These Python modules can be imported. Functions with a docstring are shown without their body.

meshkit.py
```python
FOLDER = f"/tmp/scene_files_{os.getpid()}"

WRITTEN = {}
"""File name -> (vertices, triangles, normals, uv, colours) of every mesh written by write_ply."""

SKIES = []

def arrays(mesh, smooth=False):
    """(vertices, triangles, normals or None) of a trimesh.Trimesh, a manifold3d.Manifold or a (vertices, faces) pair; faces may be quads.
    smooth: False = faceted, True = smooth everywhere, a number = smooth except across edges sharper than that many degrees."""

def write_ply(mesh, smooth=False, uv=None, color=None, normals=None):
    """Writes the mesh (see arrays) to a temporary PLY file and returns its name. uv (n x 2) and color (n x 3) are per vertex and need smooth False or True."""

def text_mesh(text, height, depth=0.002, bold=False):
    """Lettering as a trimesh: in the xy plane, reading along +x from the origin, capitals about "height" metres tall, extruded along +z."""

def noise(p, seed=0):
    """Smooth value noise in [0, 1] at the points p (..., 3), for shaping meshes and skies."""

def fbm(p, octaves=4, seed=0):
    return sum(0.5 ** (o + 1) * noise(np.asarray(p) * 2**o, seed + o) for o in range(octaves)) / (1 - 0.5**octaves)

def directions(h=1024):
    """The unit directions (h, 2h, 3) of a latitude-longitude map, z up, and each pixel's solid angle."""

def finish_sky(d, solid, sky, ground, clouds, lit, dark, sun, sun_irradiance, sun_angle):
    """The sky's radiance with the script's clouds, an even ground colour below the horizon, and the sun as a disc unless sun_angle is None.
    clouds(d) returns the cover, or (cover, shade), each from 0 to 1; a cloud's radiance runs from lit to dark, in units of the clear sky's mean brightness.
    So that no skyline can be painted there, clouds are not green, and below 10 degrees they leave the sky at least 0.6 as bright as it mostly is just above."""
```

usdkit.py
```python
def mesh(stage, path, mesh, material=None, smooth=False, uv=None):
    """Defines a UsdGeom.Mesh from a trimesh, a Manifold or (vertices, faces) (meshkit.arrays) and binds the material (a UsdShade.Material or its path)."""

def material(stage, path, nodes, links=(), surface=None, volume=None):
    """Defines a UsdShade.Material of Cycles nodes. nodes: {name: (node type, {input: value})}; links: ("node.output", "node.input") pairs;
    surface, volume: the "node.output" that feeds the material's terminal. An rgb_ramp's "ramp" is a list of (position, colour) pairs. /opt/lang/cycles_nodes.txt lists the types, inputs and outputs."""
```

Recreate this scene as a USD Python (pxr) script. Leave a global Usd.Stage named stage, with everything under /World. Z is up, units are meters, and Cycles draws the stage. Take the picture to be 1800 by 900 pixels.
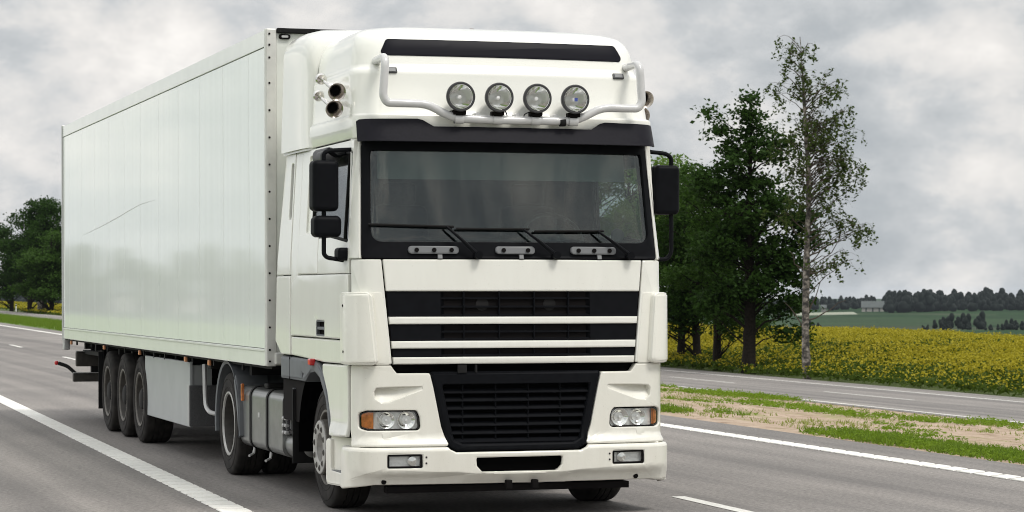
import math, random
import numpy as np, trimesh, usdkit, meshkit
import manifold3d as m3
from manifold3d import Manifold, Mesh as MMesh
from shapely.geometry import Polygon, box as sbox, Point
from shapely import affinity
from shapely.ops import unary_union
from pxr import Usd, UsdGeom, UsdLux, UsdShade, Sdf, Gf, Vt

random.seed(7)
rng = np.random.default_rng(7)
PI = math.pi
stage = Usd.Stage.CreateInMemory()
UsdGeom.SetStageUpAxis(stage, 'Z')
UsdGeom.Xform.Define(stage, '/World')
UsdGeom.Scope.Define(stage, '/World/Looks')

# ------------------------------------------------------------------ camera, sky, sun, exposure
CAM = np.array([-5.8185, -18.2311, 1.7278])
YAW, PITCH = math.radians(17.565), math.radians(1.144)
cam = UsdGeom.Camera.Define(stage, '/World/camera')
_r = np.array([math.cos(YAW), -math.sin(YAW), 0])
_f = np.array([math.sin(YAW) * math.cos(PITCH), math.cos(YAW) * math.cos(PITCH), -math.sin(PITCH)])
_u = np.cross(_r, _f)
M4 = np.eye(4); M4[0, :3] = _r; M4[1, :3] = _u; M4[2, :3] = -_f; M4[3, :3] = CAM
cam.AddTransformOp().Set(Gf.Matrix4d(*M4.ravel().tolist()))
cam.CreateHorizontalApertureAttr(36.0); cam.CreateVerticalApertureAttr(18.0)
cam.CreateFocalLengthAttr(88.02); cam.CreateVerticalApertureOffsetAttr(3.0)
cam.CreateFStopAttr(8.0); cam.CreateFocusDistanceAttr(21.0)
cam.CreateClippingRangeAttr(Gf.Vec2f(0.1, 30000))
cam.CreateExposureAttr(0.45)

HAZE = .00002
SUN_AZ, SUN_EL = math.radians(150), math.radians(58)      # azimuth from +Y towards +X
sun_dir = np.array([math.sin(SUN_AZ) * math.cos(SUN_EL), math.cos(SUN_AZ) * math.cos(SUN_EL), math.sin(SUN_EL)])
sun = UsdLux.DistantLight.Define(stage, '/World/sun')
sun.CreateIntensityAttr(0.4); sun.CreateAngleAttr(16.0); sun.CreateColorAttr(Gf.Vec3f(1.0, 0.96, 0.90))
sun.GetPrim().CreateAttribute('inputs:normalize', Sdf.ValueTypeNames.Bool).Set(True)
sun.AddRotateXYZOp().Set(Gf.Vec3f(90 - math.degrees(SUN_EL), 0, 180 - math.degrees(SUN_AZ)))
dome = UsdLux.DomeLight.Define(stage, '/World/sky')
dome.GetPrim().SetCustomDataByKey('kind', 'structure'); dome.GetPrim().SetCustomDataByKey('label', 'overcast sky of grey and warm white clouds'); dome.GetPrim().SetCustomDataByKey('category', 'sky')
sky_mat = usdkit.material(stage, '/World/Looks/sky', {
    'sky': ('sky_texture', {'sky_type': 'single_scattering', 'sun_disc': False, 'sun_elevation': SUN_EL, 'sun_rotation': SUN_AZ}),
    'tc': ('texture_coordinate', {}),
    'sep': ('separate_xyz', {}),
    'map': ('mapping', {'scale': (1.0, 1.0, 1.6), 'location': (0.31, 0.12, 0.0)}),
    'n1': ('noise_texture', {'scale': 8.5, 'detail': 11.0, 'roughness': 0.57, 'distortion': 0.12}),
    'n2': ('noise_texture', {'scale': 19.0, 'detail': 8.0, 'roughness': 0.55, 'distortion': 0.15}),
    'mm': ('mix_float', {'fac': 0.36}),
    'ramp': ('rgb_ramp', {'ramp': [(0.36, (4.3, 4.65, 5.0)), (0.44, (5.0, 5.3, 5.55)), (0.495, (6.2, 6.4, 6.55)), (0.535, (7.6, 7.55, 7.45)), (0.575, (8.6, 8.4, 8.15)), (0.64, (10.2, 9.9, 9.5))]}),
    'el': ('map_range', {'range_type': 'smoothstep', 'from_min': 0.10, 'from_max': 0.8, 'to_min': 1.0, 'to_max': 1.85, 'clamp': True}),
    'mul': ('vector_math', {'math_type': 'scale'}),
    'gap': ('map_range', {'from_min': 0.30, 'from_max': 0.42, 'to_min': 0.80, 'to_max': 1.0, 'clamp': True}),
    'mixc': ('mix', {}),
    'bg': ('background_shader', {'strength': 0.072}),
}, [('tc.generated', 'map.vector'), ('tc.generated', 'sep.vector'), ('map.vector', 'n1.vector'), ('map.vector', 'n2.vector'),
    ('n1.fac', 'mm.a'), ('n2.fac', 'mm.b'), ('mm.result', 'ramp.fac'), ('sep.z', 'el.value'), ('ramp.color', 'mul.vector1'), ('el.result', 'mul.scale'),
    ('mm.result', 'gap.value'), ('gap.result', 'mixc.fac'), ('sky.color', 'mixc.color1'), ('mul.vector', 'mixc.color2'), ('mixc.color', 'bg.color')], surface='bg.background')
UsdShade.MaterialBindingAPI.Apply(dome.GetPrim()).Bind(sky_mat)

# ------------------------------------------------------------------ scene-graph helpers
def path_free(parent, name):
    base = str(parent.GetPath()) if parent is not None else '/World'
    p, k = f'{base}/{name}', 0
    while stage.GetPrimAtPath(p):
        k += 1; p = f'{base}/{name}_{k:03d}'
    return p
def tag(o, label=None, cat=None, group=None, kind=None):
    p = o.GetPrim() if hasattr(o, 'GetPrim') else o
    for k, v in (('label', label), ('category', cat), ('group', group), ('kind', kind)):
        if v: p.SetCustomDataByKey(k, v)
    return p
def thing(name, label, cat, loc=None, rotz=0, group=None, kind=None, scale=None):
    x = UsdGeom.Xform.Define(stage, path_free(None, name))
    if loc is not None: x.AddTranslateOp().Set(Gf.Vec3d(*map(float, loc)))
    if rotz: x.AddRotateZOp().Set(float(rotz))
    if scale: x.AddScaleOp().Set(Gf.Vec3f(*map(float, scale)))
    return tag(x, label, cat, group, kind)
def hold(name, parent):
    return UsdGeom.Xform.Define(stage, path_free(parent, name)).GetPrim()
def obj(name, mesh, mat, parent=None, smooth=32, label=None, cat=None, group=None, kind=None):
    p = usdkit.mesh(stage, path_free(parent, name), mesh, M[mat], smooth=smooth)
    return tag(p, label, cat, group, kind)

# ------------------------------------------------------------------ materials
M = {}
def mat(name, nodes, links, surface='p.BSDF'):
    M[name] = usdkit.material(stage, '/World/Looks/' + name, nodes, links, surface=surface)
def plain(name, color, rough=.5, metal=0., coat=0., spec=.5, var=0., vscale=6., bump=0., bscale=200., **kw):
    nodes = {'p': ('principled_bsdf', {'base_color': color, 'roughness': rough, 'metallic': metal, 'coat_weight': coat, 'specular_ior_level': spec, **kw})}
    links = []
    if var or bump: nodes['g'] = ('geometry', {})
    if var:
        c = np.array(color)
        nodes['n'] = ('noise_texture', {'scale': vscale, 'detail': 6.0, 'roughness': .62})
        nodes['r'] = ('rgb_ramp', {'ramp': [(.3, tuple(c * (1 - var))), (.55, tuple(c)), (.75, tuple(np.minimum(c * (1 + var * .5), .95)))]})
        links += [('g.position', 'n.vector'), ('n.fac', 'r.fac'), ('r.color', 'p.base_color')]
    if bump:
        nodes['bn'] = ('noise_texture', {'scale': bscale, 'detail': 3.0})
        nodes['b'] = ('bump', {'strength': bump, 'distance': .01})
        links += [('g.position', 'bn.vector'), ('bn.fac', 'b.height'), ('b.normal', 'p.normal')]
    mat(name, nodes, links)
def paint(name, color, dirt, low, high, rough=.32, amount=.5):
    """sprayed paint with fine road dust that thickens towards the bottom of the thing"""
    mat(name, {'g': ('geometry', {}), 's': ('separate_xyz', {}), 'h': ('map_range', {'from_min': low, 'from_max': high, 'to_min': amount, 'to_max': .06, 'clamp': True}),
               'm': ('mapping', {'scale': (9, 9, 1.6)}), 'n': ('noise_texture', {'scale': 1.0, 'detail': 8.0, 'roughness': .66}), 'k': ('math', {'math_type': 'multiply'}),
               'sp': ('noise_texture', {'scale': 90.0, 'detail': 2.0}), 'sr': ('map_range', {'from_min': .70, 'from_max': .76, 'to_min': 0.0, 'to_max': .35, 'clamp': True}), 'ad': ('math', {'math_type': 'add', 'use_clamp': True}),
               'x': ('mix', {'color1': color, 'color2': dirt}), 'bn': ('noise_texture', {'scale': 1.7, 'detail': 1.0}), 'b': ('bump', {'strength': .06, 'distance': .02}),
               'p': ('principled_bsdf', {'roughness': rough, 'coat_weight': .8, 'coat_roughness': .05, 'specular_ior_level': .4})},
        [('g.position', 's.vector'), ('s.z', 'h.value'), ('g.position', 'm.vector'), ('m.vector', 'n.vector'), ('n.fac', 'k.value1'), ('h.result', 'k.value2'), ('g.position', 'sp.vector'), ('sp.fac', 'sr.value'),
         ('k.value', 'ad.value1'), ('sr.result', 'ad.value2'), ('ad.value', 'x.fac'), ('x.color', 'p.base_color'), ('g.position', 'bn.vector'), ('bn.fac', 'b.height'), ('b.normal', 'p.normal'), ('b.normal', 'p.coat_normal')])
paint('white_paint', (.81, .81, .75), (.40, .37, .29), .2, 2.8, rough=.26, amount=.46)
paint('bumper_paint', (.785, .775, .70), (.36, .325, .25), .1, 1.5, rough=.36, amount=.48)
mat('trailer_paint', {'g': ('geometry', {}), 'm': ('mapping', {'scale': (1, 7, .3)}), 'n': ('noise_texture', {'scale': 1.0, 'detail': 4.0}), 'r': ('rgb_ramp', {'ramp': [(.3, (.735, .765, .715)), (.7, (.78, .81, .765))]}),
                      'm2': ('mapping', {'scale': (1, 3.2, .10)}), 'n2': ('noise_texture', {'scale': 1.3, 'detail': 3.0}), 'b': ('bump', {'strength': .018, 'distance': .012}),
                      'p': ('principled_bsdf', {'roughness': .05, 'specular_ior_level': .8})},
    [('g.position', 'm.vector'), ('m.vector', 'n.vector'), ('n.fac', 'r.fac'), ('r.color', 'p.base_color'), ('g.position', 'm2.vector'), ('m2.vector', 'n2.vector'), ('n2.fac', 'b.height'), ('b.normal', 'p.normal')])
plain('trailer_rail', (.72, .735, .69), .12, var=.06, vscale=3)
plain('aluminium_post', (.66, .655, .62), .38, metal=.15, var=.12, vscale=5)
plain('black_gloss', (.008, .008, .012), .4, spec=.07)
plain('visor_black', (.014, .0135, .018), .42, spec=.09, var=.2, vscale=60)
plain('black_plastic', (.0055, .006, .0075), .5, spec=.07, var=.25, vscale=14, bump=.1, bscale=600)
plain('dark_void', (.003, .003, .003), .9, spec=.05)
plain('rubber', (.008, .008, .008), .75, spec=.2)
plain('seam_black', (.006, .005, .005), .75, spec=.1)
mat('tyre', {'g': ('geometry', {}), 'n': ('noise_texture', {'scale': 9.0, 'detail': 6.0}), 'r': ('rgb_ramp', {'ramp': [(.3, (.012, .011, .0105)), (.7, (.034, .031, .028))]}), 'p': ('principled_bsdf', {'roughness': .82, 'specular_ior_level': .2})},
    [('g.position', 'n.vector'), ('n.fac', 'r.fac'), ('r.color', 'p.base_color')])
plain('rim_dusty', (.13, .12, .105), .5, metal=.25, var=.4, vscale=18)
plain('rim_silver', (.44, .43, .41), .4, metal=.6, var=.25, vscale=22)
plain('rim_dark', (.045, .040, .034), .6, var=.4, vscale=18)
plain('chrome', (.82, .80, .77), .10, metal=1.)
plain('horn_bell', (.50, .46, .42), .2, metal=1.)
plain('bar_paint', (.56, .56, .555), .28, coat=.5, var=.06, vscale=12)
plain('grey_plastic', (.105, .112, .12), .45, var=.15, vscale=8, bump=.08, bscale=500)
plain('grab_grey', (.15, .155, .16), .45)
plain('lamp_shell', (.045, .045, .047), .45, spec=.3)
plain('tank_metal', (.30, .305, .295), .30, metal=.8, var=.2, vscale=5)
plain('box_grey', (.33, .345, .345), .35, var=.10, vscale=3, metal=.1)
plain('box_speckle', (.07, .07, .072), .5, var=.5, vscale=150)
plain('steel_dark', (.012, .0115, .0115), .6, spec=.2, var=.4, vscale=6)
plain('steel_pale', (.52, .52, .51), .4, metal=.5)
plain('rust_brown', (.16, .085, .045), .7, var=.4, vscale=20)
plain('amber', (.52, .155, .04), .16, coat=.6, var=.5, vscale=26)
plain('amber_dull', (.60, .27, .13), .3)
plain('red_lens', (.50, .018, .02), .2, coat=.5)
plain('reflector', (.84, .84, .83), .32, metal=.35, bump=.5, bscale=55)
plain('reflector_smooth', (.88, .88, .86), .07, metal=1.)
plain('scuff', (.60, .61, .57), .5)
plain('sticker_blue', (.05, .08, .30), .4)
plain('sticker_pale', (.50, .62, .72), .4)
plain('interior_grey', (.03, .032, .034), .7)
plain('interior_pale', (.055, .058, .062), .8)
plain('blind_grey', (.15, .165, .16), .8)
plain('seat_cloth', (.022, .024, .028), .9)
plain('post_white', (.78, .78, .76), .5)
plain('bark_dark', (.020, .017, .014), .9, spec=.1, var=.5, vscale=14)
mat('birch_bark', {'g': ('geometry', {}), 'm': ('mapping', {'scale': (5.0, 5.0, 6.5)}), 'n': ('noise_texture', {'scale': 1.0, 'detail': 7.0, 'roughness': .65}), 'r': ('rgb_ramp', {'ramp': [(.42, (.022, .020, .018)), (.49, (.08, .07, .058)), (.56, (.20, .175, .15)), (.68, (.36, .33, .29))]}), 'p': ('principled_bsdf', {'roughness': .7})},
    [('g.position', 'm.vector'), ('m.vector', 'n.vector'), ('n.fac', 'r.fac'), ('r.color', 'p.base_color')])
def leafmat(name, dark, light, trans=.30):
    mat(name, {'g': ('geometry', {}), 'r': ('rgb_ramp', {'ramp': [(0., dark), (1., light)]}), 'd': ('principled_bsdf', {'roughness': .6, 'specular_ior_level': .12}), 't': ('translucent_bsdf', {}), 'x': ('mix_closure', {'fac': trans})},
        [('g.random_per_island', 'r.fac'), ('r.color', 'd.base_color'), ('r.color', 't.color'), ('d.BSDF', 'x.closure1'), ('t.BSDF', 'x.closure2')], surface='x.closure')
leafmat('leaf_dark', (.024, .055, .008), (.10, .170, .020), .38)
leafmat('leaf_mid', (.035, .075, .010), (.125, .19, .022), .35)
leafmat('leaf_bright', (.12, .20, .04), (.24, .34, .07), .35)
leafmat('leaf_birch', (.055, .085, .016), (.15, .19, .045), .45)
plain('birch_twig', (.085, .068, .055), .8, spec=.1)
leafmat('leaf_far', (.030, .050, .016), (.055, .085, .025), .2)
leafmat('grass_blade', (.12, .19, .02), (.40, .42, .09), .4)
leafmat('weed_leaf', (.16, .25, .02), (.46, .50, .085), .4)
leafmat('grass_dry', (.22, .25, .06), (.42, .40, .16), .3)
leafmat('rape_green', (.050, .080, .008), (.16, .17, .018), .3)
leafmat('rape_yellow', (.34, .29, .020), (.62, .49, .022), .3)
def pane(name, tint, ior, rough=.0, gloss=(1, 1, 1), streak=0.):
    mat(name, {'g': ('geometry', {}), 'i': ('map_range', {'from_min': 0., 'from_max': 1., 'to_min': ior, 'to_max': 1 / ior}), 'f': ('fresnel', {}), 't': ('transparent_bsdf', {'color': tint}), 'q': ('glossy_bsdf', {'color': gloss, 'roughness': rough}), 'x': ('mix_closure', {})},
        [('g.backfacing', 'i.value'), ('i.result', 'f.IOR'), ('f.fac', 'x.fac'), ('t.BSDF', 'x.closure1'), ('q.BSDF', 'x.closure2')], surface='x.closure')
pane('windshield_glass', (.68, .75, .73), 1.6)
pane('door_glass', (.95, .97, .96), 1.45)
pane('lens_glass', (.97, .975, .97), 1.4)
def speckled(name, cols, scale, bump, rough=.85, streak=None, bscale=None):
    nodes = {'g': ('geometry', {}), 'n': ('noise_texture', {'scale': scale, 'detail': 6.0, 'roughness': .85}), 'r': ('rgb_ramp', {'ramp': cols}), 'n2': ('noise_texture', {'scale': .35, 'detail': 5.0}),
             'r2': ('rgb_ramp', {'ramp': [(.3, (.86, .86, .86)), (.7, (1.1, 1.09, 1.08))]}), 'x': ('mix', {'mix_type': 'multiply', 'fac': 1.0}), 'bn': ('noise_texture', {'scale': bscale or scale, 'detail': 2.0}), 'b': ('bump', {'strength': bump, 'distance': .006}), 'p': ('principled_bsdf', {'roughness': rough, 'specular_ior_level': .3})}
    links = [('g.position', 'n.vector'), ('n.fac', 'r.fac'), ('g.position', 'n2.vector'), ('n2.fac', 'r2.fac'), ('r.color', 'x.color1'), ('g.position', 'bn.vector'), ('bn.fac', 'b.height'), ('b.normal', 'p.normal')]
    if streak:   # worn wheel tracks and oil along the lanes
        nodes |= {'m': ('mapping', {'rotation': (0, 0, .0205), 'scale': (1.6, .02, 1)}), 'ns': ('noise_texture', {'scale': 1.0, 'detail': 4.0}), 'rs': ('rgb_ramp', {'ramp': [(.36, (.76, .76, .76)), (.64, (1.16, 1.15, 1.13))]}), 'y': ('mix', {'mix_type': 'multiply', 'fac': 1.0})}
        links += [('g.position', 'm.vector'), ('m.vector', 'ns.vector'), ('ns.fac', 'rs.fac'), ('r2.color', 'y.color1'), ('rs.color', 'y.color2'), ('y.color', 'x.color2')]
    else:
        links += [('r2.color', 'x.color2')]
    mat(name, nodes, links + [('x.color', 'p.base_color')])
speckled('asphalt', [(.34, (.085, .079, .075)), (.46, (.190, .178, .170)), (.56, (.232, .218, .208)), (.70, (.42, .395, .37))], 24, .7, streak=True, bscale=70)
speckled('line_paint', [(.3, (.52, .51, .47)), (.6, (.74, .73, .69))], 16, .3, .6)
mat('dirt', {'g': ('geometry', {}), 'n': ('noise_texture', {'scale': 3.2, 'detail': 8.0, 'roughness': .75}), 'r': ('rgb_ramp', {'ramp': [(.30, (.20, .135, .095)), (.5, (.37, .285, .215)), (.7, (.50, .41, .325))]}),
             'm': ('mapping', {'scale': (.9, .30, 1)}), 'n2': ('noise_texture', {'scale': 1.0, 'detail': 8.0, 'roughness': .7}), 'k': ('map_range', {'from_min': .52, 'from_max': .68, 'to_min': 0., 'to_max': .75, 'clamp': True}),
             'n3': ('noise_texture', {'scale': 9.0, 'detail': 4.0}), 'r3': ('rgb_ramp', {'ramp': [(.35, (.13, .16, .035)), (.65, (.28, .27, .10))]}), 'x': ('mix', {}), 'b': ('bump', {'strength': .8, 'distance': .02}), 'p': ('principled_bsdf', {'roughness': .95, 'specular_ior_level': .1})},
    [('g.position', 'n.vector'), ('n.fac', 'r.fac'), ('g.position', 'm.vector'), ('m.vector', 'n2.vector'), ('n2.fac', 'k.value'), ('k.result', 'x.fac'), ('g.position', 'n3.vector'), ('n3.fac', 'r3.fac'), ('r.color', 'x.color1'), ('r3.color', 'x.color2'), ('x.color', 'p.base_color'), ('n.fac', 'b.height'), ('b.normal', 'p.normal')])
speckled('verge_grass', [(.3, (.045, .085, .012)), (.55, (.095, .15, .022)), (.75, (.16, .20, .04))], 7, 1.)
speckled('field_floor', [(.3, (.030, .052, .010)), (.6, (.07, .095, .016)), (.8, (.13, .14, .02))], 4, 1.)
mat('far_fields', {'g': ('geometry', {}), 'm': ('mapping', {'rotation': (0, 0, .45), 'scale': (.0016, .0050, 1.)}), 'v': ('voronoi_texture', {'scale': 1.0}), 'r': ('rgb_ramp', {'ramp': [(.2, (.008, .034, .008)), (.5, (.012, .044, .010)), (.72, (.022, .050, .018)), (.9, (.040, .058, .030))]}),
                   'sp': ('separate_color', {}), 'n': ('noise_texture', {'scale': .006, 'detail': 9.0, 'roughness': .6}), 'r2': ('rgb_ramp', {'ramp': [(.3, (.55, .6, .6)), (.7, (1.25, 1.2, 1.1))]}), 'x': ('mix', {'mix_type': 'multiply', 'fac': 1.0}), 'p': ('principled_bsdf', {'roughness': .9, 'specular_ior_level': .1})},
    [('g.position', 'm.vector'), ('m.vector', 'v.vector'), ('v.color', 'sp.color'), ('sp.r', 'r.fac'), ('g.position', 'n.vector'), ('n.fac', 'r2.fac'), ('r.color', 'x.color1'), ('r2.color', 'x.color2'), ('x.color', 'p.base_color')])
plain('pale_crop', (.25, .27, .20), .9, var=.2, vscale=.02)
plain('barn_roof', (.075, .088, .085), .8, var=.2, vscale=.3)
plain('barn_wall', (.36, .35, .32), .8, var=.15, vscale=.4)
leafmat('forest', (.006, .011, .008), (.014, .022, .013), .1)

# ------------------------------------------------------------------ mesh helpers
def cat(ms): return trimesh.util.concatenate([m for m in ms if m is not None])
def bx(cx, cy, cz, sx, sy, sz, rot=None):
    m = trimesh.creation.box((sx, sy, sz))
    if rot is not None: m.apply_transform(trimesh.transformations.euler_matrix(*rot))
    m.apply_translation((cx, cy, cz)); return m
def man2tri(m):
    k = m.to_mesh(); return trimesh.Trimesh(k.vert_properties[:, :3], k.tri_verts, process=False)
def rbox(cx, cy, cz, sx, sy, sz, r, rot=None, seg=12):
    r = min(r, sx / 2.01, sy / 2.01, sz / 2.01)
    s = Manifold.sphere(r, seg)
    hx, hy, hz = sx / 2 - r, sy / 2 - r, sz / 2 - r
    m = man2tri(Manifold.batch_hull([s.translate((a * hx, b * hy, c * hz)) for a in (-1, 1) for b in (-1, 1) for c in (-1, 1)]))
    if rot is not None: m.apply_transform(trimesh.transformations.euler_matrix(*rot))
    m.apply_translation((cx, cy, cz)); return m
def smoothpts(pts, n=6, closed=False):
    p = np.asarray(pts, float); out = []
    for i in range(len(p) - 1):
        p0, p1, p2, p3 = p[max(i - 1, 0)], p[i], p[i + 1], p[min(i + 2, len(p) - 1)]
        for t in np.linspace(0, 1, n, endpoint=False):
            out.append(.5 * ((2 * p1) + (-p0 + p2) * t + (2 * p0 - 5 * p1 + 4 * p2 - p3) * t * t + (-p0 + 3 * p1 - 3 * p2 + p3) * t ** 3))
    out.append(p[-1]); return np.array(out)
def filletpts(pts, r, n=5):
    p = [np.asarray(q, float) for q in pts]; out = [p[0]]
    for a, b, c in zip(p, p[1:], p[2:]):
        u, v = (a - b), (c - b); lu, lv = np.linalg.norm(u), np.linalg.norm(v); d = min(r, lu * .48, lv * .48)
        A, C_ = b + u / lu * d, b + v / lv * d
        for t in np.linspace(0, 1, n): out.append((1 - t) ** 2 * A + 2 * t * (1 - t) * b + t * t * C_)
    return np.array(out + [p[-1]])
def tube(pts, r, n=10, cap=True):
    p = np.asarray(pts, float); k = len(p); rr = np.broadcast_to(np.asarray(r, float), (k,))
    t = np.gradient(p, axis=0); t /= np.linalg.norm(t, axis=1, keepdims=True) + 1e-12
    a = np.array([0, 0, 1.]) if abs(t[0, 2]) < .9 else np.array([1., 0, 0])
    nrm = np.cross(t[0], a); nrm /= np.linalg.norm(nrm); V = []
    ang = np.linspace(0, 2 * PI, n, endpoint=False)
    for i in range(k):
        nrm = nrm - t[i] * (nrm @ t[i]); nrm /= np.linalg.norm(nrm) + 1e-12; b = np.cross(t[i], nrm)
        V.append(p[i] + rr[i] * (np.cos(ang)[:, None] * nrm + np.sin(ang)[:, None] * b))
    V = np.vstack(V); F = []
    i, j = np.meshgrid(np.arange(k - 1), np.arange(n), indexing='ij'); q = i * n + j; q2 = i * n + (j + 1) % n
    F = np.vstack([np.stack([q, q2, q2 + n], -1).reshape(-1, 3), np.stack([q, q2 + n, q + n], -1).reshape(-1, 3)])
    if cap:
        V = np.vstack([V, p[0], p[-1]]); c0, c1 = k * n, k * n + 1
        F = np.vstack([F, [[c0, (j + 1) % n, j] for j in range(n)], [[c1, (k - 1) * n + j, (k - 1) * n + (j + 1) % n] for j in range(n)]])
    return trimesh.Trimesh(V, F, process=False)
def lathe(prof, n=40, axis='x', at=(0, 0, 0)):
    """prof: (radius, distance along the axis) pairs"""
    p = np.asarray(prof, float); a = np.linspace(0, 2 * PI, n, endpoint=False); k = len(p)
    V = np.stack([np.repeat(p[:, 1], n), np.outer(p[:, 0], np.cos(a)).ravel(), np.outer(p[:, 0], np.sin(a)).ravel()], 1)
    i, j = np.meshgrid(np.arange(k - 1), np.arange(n), indexing='ij'); q = i * n + j; q2 = i * n + (j + 1) % n
    F = np.vstack([np.stack([q, q2, q2 + n], -1).reshape(-1, 3), np.stack([q, q2 + n, q + n], -1).reshape(-1, 3)])
    m = trimesh.Trimesh(V, F, process=False)
    if axis == 'y': m.vertices = m.vertices[:, [1, 0, 2]] * [1, 1, 1]
    if axis == 'z': m.vertices = m.vertices[:, [1, 2, 0]]
    m.vertices += np.asarray(at); return m
def tris2d(poly):
    out = []
    for g in getattr(poly, 'geoms', [poly]):
        if g.is_empty or g.geom_type != 'Polygon' or g.area < 1e-9: continue
        v, f = trimesh.creation.triangulate_polygon(g, engine='earcut')
        out.append((v, f))
    return out
def rp(pts, r=0.):
    p = Polygon(pts)
    if not p.is_valid: p = p.buffer(0)
    return p.buffer(-r, quad_segs=5).buffer(r, quad_segs=5) if r else p
def rect(x0, y0, x1, y1, r=0.): return rp([(x0, y0), (x1, y0), (x1, y1), (x0, y1)], r)
def mir(poly): return affinity.scale(poly, -1, 1, origin=(0, 0))
def panel(poly, fn, off=0., thick=.02, bevel=.006, res=.09):
    """a plate with rounded edges: outline poly in the two surface coordinates, laid on the surface fn(a, b, height)"""
    poly = poly.simplify(.0004)
    ds = [0, .3 * bevel, bevel] if bevel else [0]
    hs = [off - bevel + math.sqrt(max(bevel ** 2 - (bevel - d) ** 2, 0)) for d in ds] if bevel else [off]
    ps = [poly]
    for d in ds[1:]:
        q = poly.buffer(-d, join_style=2, mitre_limit=2)
        ps.append(q)
    tri, idx = [], {}
    V = []
    def vid(x, y, h):
        k = (round(x, 6), round(y, 6), round(h, 6))
        if k not in idx: idx[k] = len(V); V.append((x, y, h))
        return idx[k]
    def rings(p):
        for g in getattr(p, 'geoms', [p]):
            yield np.array(g.exterior.coords)
            for q in g.interiors: yield np.array(q.coords)
    for a in range(len(ps) - 1):
        outer = {(round(x, 6), round(y, 6)) for r_ in rings(ps[a]) for x, y in r_}
        for v, f in tris2d(ps[a].difference(ps[a + 1])):
            for t in f:
                q = [vid(v[i][0], v[i][1], hs[a] if (round(v[i][0], 6), round(v[i][1], 6)) in outer else hs[a + 1]) for i in t]
                if len(set(q)) == 3: tri.append(q)
    for v, f in tris2d(ps[-1]):
        for t in f: tri.append([vid(v[i][0], v[i][1], hs[-1]) for i in t])
    for v, f in tris2d(poly):
        for t in f: tri.append([vid(v[i][0], v[i][1], off - thick) for i in t][::-1])
    for r_ in rings(poly):
        for (x0, y0), (x1, y1) in zip(r_[:-1], r_[1:]):
            a, b, c, d = vid(x0, y0, hs[0]), vid(x1, y1, hs[0]), vid(x0, y0, off - thick), vid(x1, y1, off - thick)
            tri += [[a, c, d], [a, d, b]]
    m = trimesh.Trimesh(np.array(V), np.array(tri), process=False); trimesh.repair.fix_normals(m)
    k = Manifold(MMesh(np.asarray(m.vertices, np.float32), np.asarray(m.faces, np.uint32)))
    if k.status() == m3.Error.NoError and k.num_tri() > 0:
        m = man2tri(k.refine_to_length(res))
    else:
        v, f = trimesh.remesh.subdivide_to_size(m.vertices, m.faces, res * 1.5, max_iter=8); m = trimesh.Trimesh(v, f, process=True)
    m.vertices = fn(m.vertices[:, 0], m.vertices[:, 1], m.vertices[:, 2])
    if m.volume < 0: m.invert()
    return m

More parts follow.
